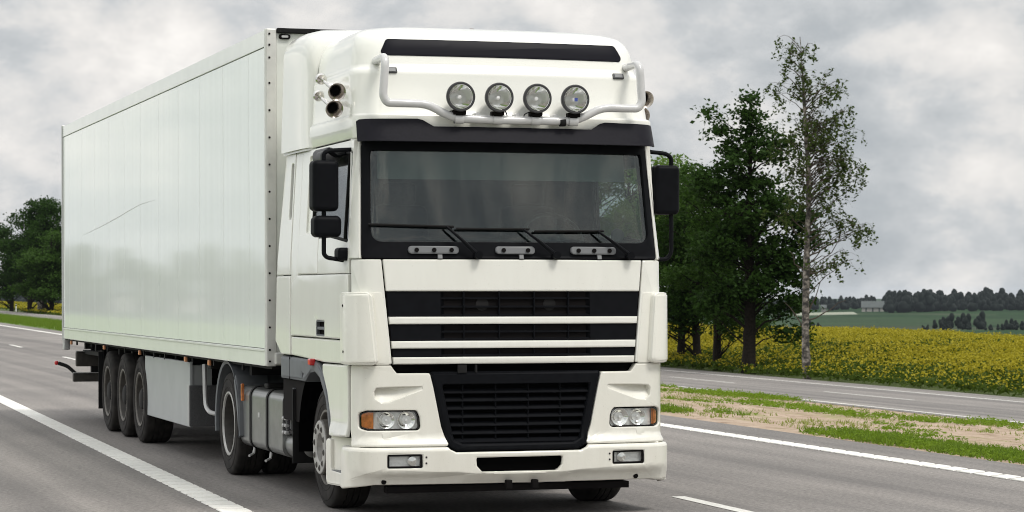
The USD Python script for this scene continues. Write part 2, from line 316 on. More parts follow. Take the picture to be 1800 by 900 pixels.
# ------------------------------------------------------------------ the lie of the land (road direction leans 1.2 degrees from the truck's axis)
LEAN = .0205
ZT = np.array([(-3000, -14), (-900, -12), (-300, -7), (-60, -2.2), (-12, -.45), (-5.7, -.03), (-5.6, 0), (6.45, 0), (7.0, -.03), (12, -.43), (17.5, -.84), (17.6, -.84), (26.1, -1.08), (26.2, -1.09), (27, -1.15), (46, -1.25), (60, -2.0), (120, -6), (450, -20), (800, -20.5), (1030, -15.5), (1300, -14), (1900, -20), (6000, -30)], float)
def zt(t): return np.interp(t, ZT[:, 0], ZT[:, 1])
def xy(t, s): return np.stack([np.asarray(t) + LEAN * np.asarray(s), np.asarray(s) + 0 * np.asarray(t)], -1)
def strip(ts, ss, dz=0., bumpy=0., seed=0):
    T, S_ = np.meshgrid(np.asarray(ts, float), np.asarray(ss, float), indexing='ij')
    Z = zt(T) + dz
    if bumpy: Z = Z + bumpy * np.clip((T - min(ts)) / .5, 0, 1) * np.clip((max(ts) - T) / .5, 0, 1) * (meshkit.fbm(np.stack([T * .9, S_ * .9, 0 * T], -1), 4, seed) - .5)
    V = np.stack([T + LEAN * S_, S_, Z], -1).reshape(-1, 3); n, k = T.shape
    i, j = np.meshgrid(np.arange(n - 1), np.arange(k - 1), indexing='ij'); q = i * k + j
    F = np.vstack([np.stack([q, q + k, q + k + 1], -1).reshape(-1, 3), np.stack([q, q + k + 1, q + 1], -1).reshape(-1, 3)])
    return trimesh.Trimesh(V, F, process=False)
far_s = np.r_[-600, -200, np.arange(-60, 160, 20), 200, 300, 400, 600, 900, 1300, 1800, 2500, 3500, 5000, 8000]
obj('ground', strip(np.r_[ZT[:, 0][:12] , ZT[:, 0][12:]], far_s, -.06), 'far_fields', smooth=True, kind='structure', label='green fields and low hills running to the horizon', cat='ground')
obj('verge', strip(np.linspace(-60, -5.6, 12), np.linspace(-60, 500, 60), -.01, .06, 3), 'verge_grass', smooth=True, kind='structure', label='grassy roadside verge on the left of the carriageway', cat='verge')
obj('median', strip(np.r_[6.38, 6.5, np.linspace(6.6, 17.5, 44), 17.68], np.linspace(-30, 75, 260), -.004, .12, 5), 'dirt', smooth=True, kind='structure', label='sandy earth strip between the two carriageways', cat='median')
obj('grassy_median', strip(np.linspace(6.38, 17.68, 20), np.linspace(75, 600, 120), -.004, .10, 5), 'verge_grass', smooth=True, kind='structure', label='grass covered far stretch of the strip between the carriageways', cat='median')
obj('field', strip(np.linspace(26.1, 60, 30), np.linspace(-40, 700, 200), .0, .15, 6), 'field_floor', smooth=True, kind='structure', label='dark green floor of the rapeseed field', cat='field')

def road_slab(t0, t1, s0, s1):
    m = strip([t0, t1], np.linspace(s0, s1, 40)); e = []
    for t in (t0, t1):
        p = strip([t - .02, t], [s0, s1]); e.append(p)
    return m
road = thing('near_carriageway', 'grey asphalt carriageway that carries the white truck', 'road', kind='structure')
obj('asphalt', road_slab(-5.6, 6.45, -60, 700), 'asphalt', road, smooth=False)
def line(name, t0, t1, s0, s1, parent, rib_to=None, skew=0., run=.27):
    obj(name, strip([t0, t1], np.linspace(s0 if rib_to is None else rib_to, s1, 30), .004), 'line_paint', parent, smooth=False)
    if rib_to is not None:                       # raised ribs of the thermoplastic, one low block each
        V, F = [], []
        for k, s in enumerate(np.arange(-4, rib_to, .36)):
            a, b = s, s + run
            z = zt((t0 + t1) / 2)
            pts = [(t0 + .004, a + skew), (t1 - .004, a), (t1 - .004, b), (t0 + .004, b + skew)]
            lo = [(*xy(t, q), z + .003) for t, q in pts]
            cx = np.mean([p[0] for p in pts]); cy = np.mean([p[1] for p in pts])
            hi = [(*xy(cx + (t - cx) * .96, cy + (q - cy) * .93), z + .011) for t, q in pts]
            n = len(V); V += lo + hi
            F += [(n + 4, n + 5, n + 6), (n + 4, n + 6, n + 7)]
            for i in range(4): j = (i + 1) % 4; F += [(n + i, n + j, n + 4 + j), (n + i, n + 4 + j, n + 4 + i)]
        obj('line_rib', trimesh.Trimesh(V, F, process=False), 'line_rib', parent, smooth=False, kind='stuff')
speckled('line_rib', [(.3, (.66, .65, .60)), (.6, (.82, .81, .77))], 16, .3, .6)
line('edge_line', -2.12, -1.87, -60, 500, road, 40)
line('edge_line', 5.40, 5.65, -60, 500, road, 30, -.16, .285)
for k in range(-3, 20): obj('lane_dash', strip([1.77, 1.89], [1.4 + 15.6 * k - 4.0, 1.4 + 15.6 * k], .004), 'line_paint', road, smooth=False)
road2 = thing('far_carriageway', 'second asphalt carriageway beyond the earth strip, running past the trees', 'road', kind='structure')
obj('asphalt', road_slab(17.6, 26.1, -60, 900), 'asphalt', road2, smooth=False)
line('edge_line', 17.97, 18.13, -60, 900, road2)
line('edge_line', 24.25, 24.43, -60, 900, road2)
for k in range(-4, 30): obj('lane_dash', strip([21.33, 21.45], [37.4 + 12 * k, 42.9 + 12 * k], .004), 'line_paint', road2, smooth=False)


# ------------------------------------------------------------------ the tractor unit: its front looks along -Y, metres
GZ = [.20, .35, .60, .62, 1.15, 1.20, 1.97, 2.00, 2.86, 3.1]
GY = [.05, .00, .00, .02, .020, .012, .040, .055, .20, .24]
WZ, WX = [.2, 2.0, 2.87, 3.1], [1.245, 1.245, 1.195, 1.185]
RZ, RR = [.2, 1.0, 1.9, 3.1], [.20, .20, .19, .19]
BOW = .055
def front(s, z, h):
    """front of the cab wrapped round its corners: s runs across from the middle, h stands out of the surface"""
    g, w, r = np.interp(z, GZ, GY), np.interp(z, WZ, WX), np.interp(z, RZ, RR)
    sg, a = np.where(s < 0, -1., 1.), np.abs(s); e = w - r
    ph = np.clip((a - e) / r, 0, PI / 2); rest = np.maximum(a - e - r * PI / 2, 0)
    x = np.where(a < e, a, e + r * np.sin(ph)); ae = np.minimum(a, e)
    y = g + BOW * ae ** 2 + r * (1 - np.cos(ph)) + rest
    nx, ny = np.sin(ph), -np.cos(ph)
    return np.stack([sg * (x + h * nx), y + h * ny, z], -1)
def flank(sg):
    return lambda y, z, h: np.stack([sg * (np.interp(z, WZ, WX) + h), y, z], -1)
def plane_x(x, sg): return lambda y, z, h: np.stack([sg * (x + h) + 0 * y, y, z], -1)

T = thing('truck_tractor', 'white tractor cab with four round spotlights on a bar above its windscreen', 'truck')
def both(fn):
    for sg in (-1, 1): fn(sg)
side_arch = affinity.scale(Point(1.52, .47).buffer(1.0, quad_segs=16), .62, .66)

# dark inner frame that shows in the seams and round the glass
glass = rp([(-1.10, 2.84), (1.10, 2.84), (1.125, 2.105), (-1.125, 2.105)], .085)
obj('front_frame', panel(rect(-1.30, 1.17, 1.30, 2.93).difference(glass.buffer(-.012)), front, -.022, .03, 0, .12), 'seam_black', T)
win = rp([(.36, 2.10), (.355, 2.80), (1.60, 2.82), (1.62, 2.18), (1.5, 2.15), (.95, 2.15)], .03)
def frames(sg):
    obj('side_frame', panel(rect(.42, .64, 2.75, 2.93).difference(win.buffer(-.01)).difference(side_arch), flank(sg), -.02, .03, 0, .3), 'seam_black', T)
both(frames)

# windscreen and its black surround
obj('windshield_frame', panel(rp([(-1.172, 2.86), (1.172, 2.86), (1.205, 1.978), (-1.205, 1.978)], .03).difference(glass), front, .004, .02, .006), 'black_plastic', T)
obj('windshield', panel(glass.buffer(.012), front, -.012, .004, 0, .08), 'windshield_glass', T, smooth=True)
for a, b, z in ((-.845, -.455, 0), (-.165, .15, 0), (.445, .825, 0)):
    g = obj('grab_handle', panel(rect(a, 2.012, b, 2.072, .028), front, .03, .03, .008), 'grab_grey', T)
    for q in np.linspace(a + .06, b - .06, 3 if b - a > .35 else 2):
        obj('bolt', lathe([(.0, -.006), (.017, -.006), (.017, .004), (.0, .004)], 10, 'y', front(np.array(q), np.array(2.042), np.array(.036))), 'seam_black', g)
    obj('bracket', panel(rect((a + b) / 2 + .03, 1.976, (a + b) / 2 + .065, 2.014), front, .02, .02, .003), 'grab_grey', g)
for (sx, sz), (ex, ez), (tx, tz) in (((-.314, 2.005), (-.555, 2.222), (-1.13, 2.235)), ((.313, 2.005), (.05, 2.205), (-.47, 2.205)), ((.933, 2.005), (.665, 2.195), (.155, 2.19))):
    w = hold('wiper', T)
    P = lambda s, z, h: front(np.array(s), np.array(z), np.array(h))
    obj('pivot', lathe([(0, -.05), (.03, -.05), (.028, .02), (0, .03)], 14, 'y', P(sx, sz, .03)), 'black_plastic', w)
    obj('arm', tube([P(sx, sz, .05), P((sx + ex) / 2, (sz + ez) / 2, .07), P(ex, ez, .055)], [.019, .013, .008], 8), 'black_plastic', w)
    bl = [P(ex + .10 * (ex - tx) * 0 + (tx - ex) * t, ez + (tz - ez) * t, .025) for t in np.linspace(-.12, 1, 12)]
    obj('blade', cat([tube(bl, .009, 6), tube([q + [0, .012, -.004] for q in bl], .006, 5)]), 'rubber', w)

# bonnet flap with its louvred bands
def half(z): return .966 + (z - 1.175) * (1.040 - .966) / (1.972 - 1.175)
def band(z0, z1, x=0): return Polygon([(-half(z0) + x, z0), (half(z0) - x, z0), (half(z1) - x, z1), (-half(z1) + x, z1)])
B_ = hold('bonnet', T)
obj('top_panel', panel(band(1.729, 1.970).buffer(-.008).buffer(.008), front, .012, .03, .010), 'white_paint', B_)
for z0, z1 in ((1.479, 1.535), (1.295, 1.352), (1.176, 1.230)): obj('bright_bar', panel(band(z0, z1), front, .014, .05, .010), 'white_paint', B_)
for z0, z1, sl in ((1.535, 1.729, (1.672, 1.608, 1.545)), (1.352, 1.479, (1.418, 1.362)), (1.230, 1.295, (1.240,))):
    full = band(z0 - .012, z1 + .012, .004)
    for sg in (-1, 1):
        obj('blank_panel', panel(full.intersection(sbox(min(sg * .60, sg * 1.2), 0, max(sg * .60, sg * 1.2), 4)), front, -.002, .03, .001), 'black_plastic', B_)
        v = front(np.array([sg * .60, sg * .60, sg * .50, sg * .50]), np.array([z0, z1, z1, z0]), np.array([-.002, -.002, -.07, -.07]))
        obj('funnel', trimesh.Trimesh(v, [[0, 1, 2], [0, 2, 3], [2, 1, 0], [3, 2, 0]], process=False), 'black_plastic', B_, smooth=False)
    for z in sl:
        p = [front(np.full(9, 0) + np.linspace(-.60, .60, 9), np.full(9, z + dz), np.full(9, h)) for dz, h in ((-.004, -.004), (.006, -.004), (.022, -.055), (.012, -.055))]
        V = np.vstack(p); F = []
        for a in range(4):
            b = (a + 1) % 4
            for i in range(8): F += [(a * 9 + i, a * 9 + i + 1, b * 9 + i + 1), (a * 9 + i, b * 9 + i + 1, b * 9 + i)]
        obj('slat', trimesh.Trimesh(V, F, process=False), 'black_plastic', B_, smooth=False)
    for x in (-.42, -.14, .14, .42): obj('slat_post', bx(x, .045 + BOW * x * x, (z0 + z1) / 2, .008, .05, z1 - z0), 'black_plastic', B_)
obj('backing', panel(band(1.18, 1.75, .04), front, -.10, .01, 0, .2), 'dark_void', B_)
for x in (-.27, .27): obj('horn_unit', lathe([(.0, -.05), (.05, -.05), (.055, .0), (.04, .02), (0, .02)], 20, 'y', (x, .10, 1.63)), 'steel_dark', B_)

# corner panels beside the bonnet, with the air deflectors standing proud
def corners(sg):
    q = lambda pts, r=.012: (rp(pts, r) if sg > 0 else mir(rp(pts, r)))
    obj('corner_panel', panel(q([(1.052, 1.970), (1.325, 1.970), (1.325, 1.176), (.978, 1.176)]), front, .006, .03, .008), 'white_paint', T)
    d = hold('air_deflector', T)
    obj('wing', panel(q([(1.118, 1.722), (1.46, 1.722), (1.46, 1.17), (1.080, 1.17)], .045), front, .066, .075, .024, .016), 'bumper_paint', d)
    obj('cheek', panel(q([(1.048, 1.722), (1.14, 1.722), (1.11, 1.17), (.990, 1.17)], .02), front, .010, .02, .006, .05), 'bumper_paint', d)
    for z in (1.62, 1.27):
        c = front(np.array(sg * 1.345), np.array(z), np.array(.066))
        obj('screw', lathe([(0, -.004), (.011, -.004), (.009, .003), (0, .003)], 10, 'x', c), 'seam_black', d)
    # A-pillar
    obj('pillar', panel(q([(1.176, 2.90), (1.30, 2.90), (1.36, 1.976), (1.212, 1.976)], .008), front, .010, .03, .008), 'white_paint', T)
    # headlamp housing
    hp = [(.688, 1.108), (.66, 1.00), (.60, .70), (.565, .60), (.545, .552), (1.30, .552), (1.33, .60), (1.33, 1.168), (.985, 1.168), (.958, 1.128), (.94, 1.108)]
    eye = [(.795, .818), (1.165, .818), (1.23, .800), (1.23, .700), (1.165, .684), (.780, .684), (.770, .70), (.775, .77)]
    eyeP = q(eye, .022); scoop = q([(1.095, .998), (.90, 1.006), (.72, 1.006), (.72, .995), (.90, .93), (1.00, .895), (1.06, .888), (1.105, .92), (1.11, .97)], .012)
    def hf(s, z, h):   # shallow lip above the bumper
        return front(s, z, h + .018 * np.clip((.60 - z) / .03, 0, 1))
    def sf(s, z, h):   # floor of the scoop: deepest at its outer upper end, running out flush towards the grille
        a = np.abs(s); k = np.clip((a - .70) / .30, 0, 1); k = k * k * (3 - 2 * k); v = np.clip((z - .875) / .11, 0, 1)
        return front(s, z, h + .0115 - .060 * k * v)
    hl = hold('headlamp_panel', T)
    obj('shell', panel(q(hp, .02).difference(eyeP.buffer(.010)).difference(scoop), hf, .012, .075, .010, .04), 'bumper_paint', hl)
    obj('scoop', panel(scoop.buffer(.003), sf, .0, .01, 0, .014), 'bumper_paint', hl)
    obj('washer_cover', panel(q([(.985, .612), (1.055, .612), (1.055, .662), (.985, .662)]), front, .0155, .008, .003), 'bumper_paint', hl)
    L = hold('headlamp', T)
    obj('bezel', panel(eyeP.buffer(.010), front, -.045, .02, 0, .05), 'reflector', L)
    obj('rim', panel(eyeP.buffer(.012).difference(eyeP.buffer(-.001)), front, -.006, .045, .001, .05), 'seam_black', L)
    for sx, rr in ((.860, .070), (1.012, .066)):
        c = front(np.array(sg * sx), np.array(.751), np.array(-.03))
        obj('bowl', lathe([(.012, .012), (.03, .004), (.048, -.008), (rr - .004, -.022), (rr, -.021), (rr, .0)], 26, 'y', c + [0, .015, 0]), 'reflector_smooth', L, smooth=60)
        obj('bulb', lathe([(0, -.008), (.010, -.006), (.012, .01), (0, .03)], 12, 'y', c), 'reflector', L)
    obj('indicator', panel(eyeP.buffer(-.004).intersection(sbox(*( (1.175, 0, 1.4, 2) if sg > 0 else (-1.4, 0, -1.12, 2)))), front, -.012, .025, .004, .04), 'amber', L)
    obj('cover_glass', panel(eyeP.buffer(.002), front, .001, .003, 0, .04), 'lens_glass', L, smooth=True)
    # fog lamp in the bumper
    g = hold('fog_lamp', T)
    fr = rect(min(sg * .764, sg * 1.028), .395, max(sg * .764, sg * 1.028), .495, .012)
    obj('surround', panel(fr.difference(fr.buffer(-.012)), bump_front, .004, .05, .002), 'seam_black', g)
    obj('reflector', panel(fr.buffer(-.006), bump_front, -.035, .006, 0), 'reflector', g)
    obj('bulb', lathe([(.0, -.015), (.035, -.012), (.038, .01), (0, .012)], 18, 'y', bump_front(np.array(sg * .84), np.array(.445), np.array(-.022))), 'reflector_smooth', g)
    obj('lens', panel(fr.buffer(-.009), bump_front, -.004, .003, 0), 'lens_glass', g)
def bump_front(s, z, h):
    a = np.abs(s)
    fade = 1 - np.clip((a - 1.10) / .16, 0, 1)
    mid = 1 - np.clip((a - .33) / .15, 0, 1)
    k = np.clip((.365 - z - .03 * mid) / .055, 0, 1); k = k * k * (3 - 2 * k)
    roll = .012 * np.clip((z - .52) / .03, 0, 1)
    return front(s, z, h + .055 - .055 * k * fade - roll)
both(corners)
fogs = unary_union([rect(min(sg * .764, sg * 1.028), .395, max(sg * .764, sg * 1.028), .495, .012) for sg in (-1, 1)])
slot = rp([(-.345, .466), (.345, .466), (.338, .40), (.300, .358), (-.300, .358), (-.338, .40)], .015)
bp = Polygon([(-1.46, .232), (-1.40, .222), (-1.12, .262), (1.12, .262), (1.40, .222), (1.46, .232), (1.46, .548), (.562, .548), (.545, .53), (.50, .508), (-.50, .508), (-.545, .53), (-.562, .548), (-1.46, .548)])
bm = hold('bumper', T)
obj('shell', panel(bp.difference(fogs).difference(slot), bump_front, .004, .03, .014, .035), 'bumper_paint', bm)
obj('slot_back', panel(slot.buffer(.02), front, -.06, .01, 0), 'dark_void', bm)
for x in (-.085, .125): obj('tow_eye', rbox(x, -.03, .255, .05, .05, .07, .008), 'seam_black', bm)
for x, z in ((-1.04, .287), (.985, .290)): obj('plug_hole', lathe([(0, -.003), (.020, -.003), (.020, .01), (0, .01)], 12, 'y', bump_front(np.array(x), np.array(z), np.array(.006))), 'seam_black', bm)
for sg in (-1, 1):
    for z in (.475, .43): obj('bolt', lathe([(0, -.003), (.007, -.003), (.007, .01), (0, .01)], 8, 'y', bump_front(np.array(sg * .735), np.array(z), np.array(.005))), 'seam_black', bm)
obj('underbar', bx(-.03, .16, .222, 1.95, .10, .05), 'seam_black', bm)
obj('plate_bracket', bx(0, -.045, .345, .42, .03, .012), 'bumper_paint', bm)

# black gap and lower grille
obj('upper_slot', panel(rp([(-.955, 1.172), (.955, 1.172), (.94, 1.13), (.91, 1.108), (-.91, 1.108), (-.94, 1.13)], .01), front, -.05, .02, 0), 'dark_void', T)
obj('chassis_tab', bx(-.44, .02, 1.14, .07, .03, .06), 'steel_dark', T)
obj('chassis_tab', bx(-.33, .02, 1.14, .012, .03, .06), 'steel_dark', T)
G_ = hold('lower_grille', T)
go = rp([(-.684, 1.118), (.684, 1.118), (.655, 1.00), (.60, .72), (.555, .55), (.49, .512), (-.49, .512), (-.555, .55), (-.60, .72), (-.655, 1.00)], .02)
gi = rp([(-.592, 1.020), (.592, 1.020), (.505, .60), (.44, .572), (-.44, .572), (-.505, .60)], .02)
obj('frame', panel(go.difference(gi), front, .022, .06, .022, .05), 'black_plastic', G_)
for i in range(7):
    z = .966 - i * .0625; w = .592 - (1.02 - z) * .2
    p = [front(np.linspace(-w, w, 11), np.full(11, z + dz), np.full(11, h)) for dz, h in ((-.016, .004), (-.010, .006), (.020, -.030), (.012, -.034))]
    V = np.vstack(p); F = []
    for a in range(4):
        b = (a + 1) % 4
        for k in range(10): F += [(a * 11 + k, a * 11 + k + 1, b * 11 + k + 1), (a * 11 + k, b * 11 + k + 1, b * 11 + k)]
    obj('slat', trimesh.Trimesh(V, F, process=False), 'black_plastic', G_, smooth=False)
for x in (-.43, -.17, .09, .35): obj('slat_post', bx(x, .045 + BOW * x * x, .80, .006, .05, .44), 'black_plastic', G_)
obj('backing', panel(gi.buffer(.03), front, -.08, .01, 0), 'dark_void', G_)

# sun visor across the top of the windscreen
def vis(s, z, h): return front(s, z, h + .022) + np.stack([0 * s, -.10 - .035 * np.clip((3.04 - z) / .19, 0, 1) + 0 * s, 0 * s], -1)
vp = rp([(-1.235, 2.862), (1.235, 2.862), (1.235, 3.020), (1.20, 3.034), (.755, 3.040), (.715, 3.030), (.635, 2.982), (-.635, 2.982), (-.715, 3.030), (-.755, 3.040), (-1.20, 3.034), (-1.235, 3.020)], .006)
obj('sun_visor', panel(vp, vis, .0, .012, .004, .06), 'visor_black', T)
obj('header_panel', panel(rect(-1.165, 2.80, 1.165, 2.95, .01), front, .006, .03, .004), 'black_plastic', T)

# ---- sides of the cab
def side(sg):
    F_ = flank(sg)
    col = rp([(2.335, 2.885), (2.70, 2.885), (2.86, 1.865), (2.335, 1.865)], .01)
    sl = rect(2.37, 2.33, 2.475, 2.80, .03)
    c = hold('rear_collar', T)
    obj('upper_panel', panel(col.difference(sl), F_, .012, .03, .008, .12), 'white_paint', c)
    obj('lower_panel', panel(rp([(2.335, 1.858), (2.862, 1.858), (2.915, 1.30), (2.69, 1.195), (2.335, 1.195)], .01), F_, .016, .03, .012, .15), 'white_paint', c)
    obj('slot_liner', panel(sl.buffer(.01), F_, -.012, .01, 0), 'grey_plastic', c)
    obj('rear_pillar', panel(rp([(2.082, 2.885), (2.327, 2.885), (2.327, 1.358), (2.082, 1.358)], .006), F_, .006, .03, .005, .15), 'white_paint', T)
    # door
    D_ = hold('door', T)
    dp = rp([(.335, 2.885), (2.072, 2.885), (2.072, 1.866), (.315, 1.866), (.315, 2.1)], .006)
    rec = rect(1.655, 2.20, 1.81, 2.83, .03)
    obj('upper_skin', panel(dp.difference(win).difference(rec), F_, .008, .03, .006, .12), 'white_paint', D_)
    obj('recess_panel', panel(rec.buffer(.004), F_, -.008, .02, .004, .2), 'white_paint', D_)
    hd = rect(1.10, 1.372, 1.385, 1.497, .015)
    obj('lower_skin', panel(rp([(.315, 1.862), (2.072, 1.862), (2.30, 1.80), (2.325, 1.358), (.345, 1.358)], .006).difference(hd), F_, .013, .03, .012, .12), 'white_paint', D_)
    obj('handle_recess', panel(hd.buffer(.004), F_, -.03, .01, 0), 'seam_black', D_)
    obj('handle', cat([panel(rect(1.12, 1.420, 1.37, 1.446, .01), F_, .008, .02, .006), panel(hd.difference(hd.buffer(-.012)), F_, .012, .03, .002)]), 'grey_plastic', D_)
    obj('window_seal', panel(win.buffer(.006).difference(win.buffer(-.018)), F_, .006, .02, .003), 'rubber', D_)
    obj('window', panel(win.buffer(.004), F_, -.008, .004, 0, .2), 'door_glass', D_)
    obj('window_divider', panel(rp([(.505, 2.11), (.53, 2.11), (.505, 2.81), (.48, 2.81)]), F_, .004, .02, .003), 'rubber', D_)
    obj('storage_flap', panel(rp([(1.345, 1.872), (2.06, 1.872), (2.06, 2.19), (1.345, 2.19)], .012), F_, .0115, .01, .003, .2), 'white_paint', D_)
    obj('deflector_cap', rbox(sg * 1.27, 1.05, 2.79, .10, .46, .13, .05), 'lamp_shell', D_)
    # sill, lower side and wheel arch
    obj('sill_panel', panel(rp([(.33, 1.350), (2.327, 1.350), (2.327, 1.196), (1.55, 1.176), (1.15, 1.165), (.33, 1.172)], .01), F_, .006, .03, .012, .12), 'white_paint', T)
    low = rp([(.33, 1.162), (1.18, 1.155), (1.18, .9), (.93, .60), (.78, .598), (.33, .618)], .012).difference(affinity.scale(Point(1.52, .47).buffer(1.0, quad_segs=16), .655, .715))
    def lowf(y, z, h): return F_(y, z, h + .022 * np.clip((.70 - z) / .06, 0, 1) * np.clip((y - .25) / .1, 0, 1))
    obj('wing_panel', panel(low, lowf, .010, .03, .014, .06), 'white_paint', T)
    ring = affinity.scale(Point(1.52, .47).buffer(1.0, quad_segs=20), .65, .71).difference(affinity.scale(Point(1.52, .47).buffer(1.0, quad_segs=20), .565, .605))
    fn_ = unary_union([ring.intersection(unary_union([sbox(.5, .585, 1.5, 1.5), sbox(1.49, .985, 2.2, 1.5)])), sbox(1.93, .985, 2.74, 1.185), sbox(1.7, 1.05, 2.2, 1.183)]).difference(affinity.scale(Point(1.52, .47).buffer(1.0, quad_segs=20), .565, .605)).buffer(-.012).buffer(.012)
    fd = hold('front_fender', T)
    obj('arch', panel(fn_, F_, .010, .16, .03, .10), 'grey_plastic', fd)
    obj('joint', panel(rect(2.376, .99, 2.384, 1.18), F_, .012, .006, 0), 'seam_black', fd)
    obj('marker_lamp', rbox(sg * 1.268, 1.50, 1.158, .05, .085, .055, .012), 'amber' if sg > 0 else 'red_lens', fd)
    obj('liner', lathe_arc(sg, 1.52, .50, .60, .95), 'dark_void', fd)
    # entry step behind the bumper corner
    st = hold('entry_step', T)
    obj('housing', panel(rp([(.29, .236), (.93, .215), (.965, .25), (.965, .560), (.90, .580), (.29, .545)], .02).difference(rect(.41, .335, .80, .70, .03)), F_, .035, .05, .014, .06), 'bumper_paint', st)
    obj('alcove', panel(rect(.26, .26, .86, .60), lambda y, z, h: F_(y, z, h + .012 - .075 * np.clip((.84 - y) / .42, 0, 1)), 0, .01, 0, .1), 'bumper_paint', st)
    obj('tread', bx(sg * 1.205, .60, .332, .14, .36, .014), 'grey_plastic', st)
    obj('cavity', bx(sg * 1.08, .52, .60, .2, .5, .04), 'dark_void', st)
def lathe_arc(sg, yc, zc, r, x1):
    a = np.linspace(math.radians(-10), math.radians(200), 28); V = []
    for x in (1.235, x1 * .55): V += [(sg * x, yc + r * math.cos(q), zc + r * math.sin(q)) for q in a]
    n = len(a); F = [q for i in range(n - 1) for q in ((i, i + 1, n + i + 1), (i, n + i + 1, n + i), (n + i, n + i + 1, i + 1), (n + i, i + 1, i))]
    return trimesh.Trimesh(V, F, process=False)
both(side)
obj('sticker', panel(rect(2.20, 1.40, 2.27, 1.50), flank(-1), .0095, .003, 0), 'sticker_pale', T)
obj('rear_wall', bx(0, 2.72, 2.05, 2.36, .04, 1.75), 'white_paint', T)

# ---- high roof
def loop(yf, w, r, yb, z, n=72, bow=BOW):
    pts = []
    e = w - r
    for x in np.linspace(-e, e, 25): pts.append((x, yf + bow * x * x))
    ye = yf + bow * e * e
    for a in np.linspace(0, PI / 2, 10)[1:]: pts.append((e + r * math.sin(a), ye + r * (1 - math.cos(a))))
    for y in np.linspace(ye + r, yb, 8)[1:]: pts.append((w, y))
    rear = [(-x, y) for x, y in pts[25:]][::-1]
    for x in np.linspace(w, -w, 12)[1:-1]: pts.append((x, yb))
    pts += rear
    return np.column_stack([pts, np.full(len(pts), z)])
def loft(loops, capb=True, capt=True):
    n = len(loops[0]); V = np.vstack(loops); F = []
    for k in range(len(loops) - 1):
        for i in range(n):
            j = (i + 1) % n; a, b = k * n, (k + 1) * n
            F += [(a + i, a + j, b + j), (a + i, b + j, b + i)]
    def cap(k, flip):
        nonlocal V
        V = np.vstack([V, loops[k].mean(0)]); c = len(V) - 1
        for i in range(n):
            j = (i + 1) % n; F.append((k * n + j, k * n + i, c) if not flip else (k * n + i, k * n + j, c))
    if capb: cap(0, False)
    if capt: cap(len(loops) - 1, True)
    return trimesh.Trimesh(V, F, process=False)
RW = [(2.895, .150, 1.190, .2), (2.90, .146, 1.205, .2), (2.975, .146, 1.212, .2), (2.99, .14, 1.218, .2), (3.060, .14, 1.216, .2), (3.075, .15, 1.208, .2), (3.085, .175, 1.20, .22), (3.20, .21, 1.196, .24), (3.30, .238, 1.193, .26),
      (3.385, .248, 1.192, .27), (3.415, .256, 1.188, .27), (3.435, .275, 1.178, .28), (3.45, .298, 1.168, .28), (3.475, .312, 1.162, .28), (3.55, .330, 1.152, .28), (3.62, .352, 1.137, .28), (3.68, .385, 1.115, .28), (3.725, .43, 1.085, .29), (3.758, .52, 1.04, .30), (3.785, .65, .97, .32), (3.805, .82, .88, .34), (3.825, 1.05, .75, .36), (3.84, 1.35, .55, .36), (3.848, 1.7, .35, .3)]
def roofloops(): return [loop(yf, w, r, 2.62, z) for z, yf, w, r in RW]
obj('high_roof', loft(roofloops()), 'white_paint', T, smooth=40)
def roof_y(x, z): return np.interp(z, [q[0] for q in RW], [q[1] for q in RW]) + BOW * x ** 2
def roofmap(x, z, h):
    """front of the high roof: h stands out along its slope"""
    d = .01; sl = (roof_y(x, z + d) - roof_y(x, z - d)) / (2 * d); n = np.sqrt(1 + sl ** 2)
    w, r = np.interp(z, [q[0] for q in RW], [q[2] for q in RW]), np.interp(z, [q[0] for q in RW], [q[3] for q in RW])
    a = np.abs(x); e = w - r; ph = np.clip((a - e) / r, 0, 1.5)
    xx = np.where(a < e, x, np.sign(x) * (e + r * np.sin(ph)))
    y = roof_y(np.minimum(a, e), z) + r * (1 - np.cos(ph))
    return np.stack([xx + np.sign(x) * h * np.sin(ph), y - h * np.cos(ph) / n, z + h * np.cos(ph) * sl / n], -1)
obj('roof_band', panel(rp([(-.99, 3.535), (.99, 3.535), (.985, 3.56), (.93, 3.664), (-.93, 3.664), (-.985, 3.56)], .03), roofmap, .006, .02, .003, .05), 'black_gloss', T)
for sg in (-1, 1):
    g = hold('roof_marker_lamp', T)
    x0, x1 = sorted((sg * .875, sg * .968))
    obj('lamp_body', panel(rect(x0, 3.392, x1, 3.432, .008), roofmap, .014, .03, .006), 'lamp_shell', g)
    obj('lamp_lens', panel(rect(x0 + .012, 3.400, x1 - .012, 3.424, .004), roofmap, .017, .01, .003), 'grab_grey', g)
# flared fairing that carries the roof out to the trailer's width
def arch(y, w, zt_, r, zb=2.90):
    pts = [(-w, zb)]; pts += [(-w, z) for z in np.linspace(zb, zt_ - r, 8)[1:]]
    pts += [(-w + r * (1 - math.cos(a)), zt_ - r + r * math.sin(a)) for a in np.linspace(0, PI / 2, 9)[1:]]
    pts += [(x, zt_ + .02 * (1 - (x / (w - r)) ** 2)) for x in np.linspace(-w + r, 0, 8)[1:]]
    full = pts + [(-x, z) for x, z in pts[::-1][1:]]
    return np.array([(x, y, z) for x, z in full])
al = [arch(y, w, z, r) for y, w, z, r in ((1.72, 1.165, 3.72, .24), (1.735, 1.195, 3.79, .25), (1.77, 1.218, 3.835, .25), (1.84, 1.235, 3.865, .24), (2.0, 1.243, 3.885, .22), (2.3, 1.245, 3.895, .20), (2.60, 1.245, 3.895, .20))]
al = [a + np.column_stack([0 * a[:, 0], np.clip((3.88 - a[:, 2]) / .9, 0, 1) * (.13 if k == len(al) - 1 else .0), 0 * a[:, 0]]) for k, a in enumerate(al)]
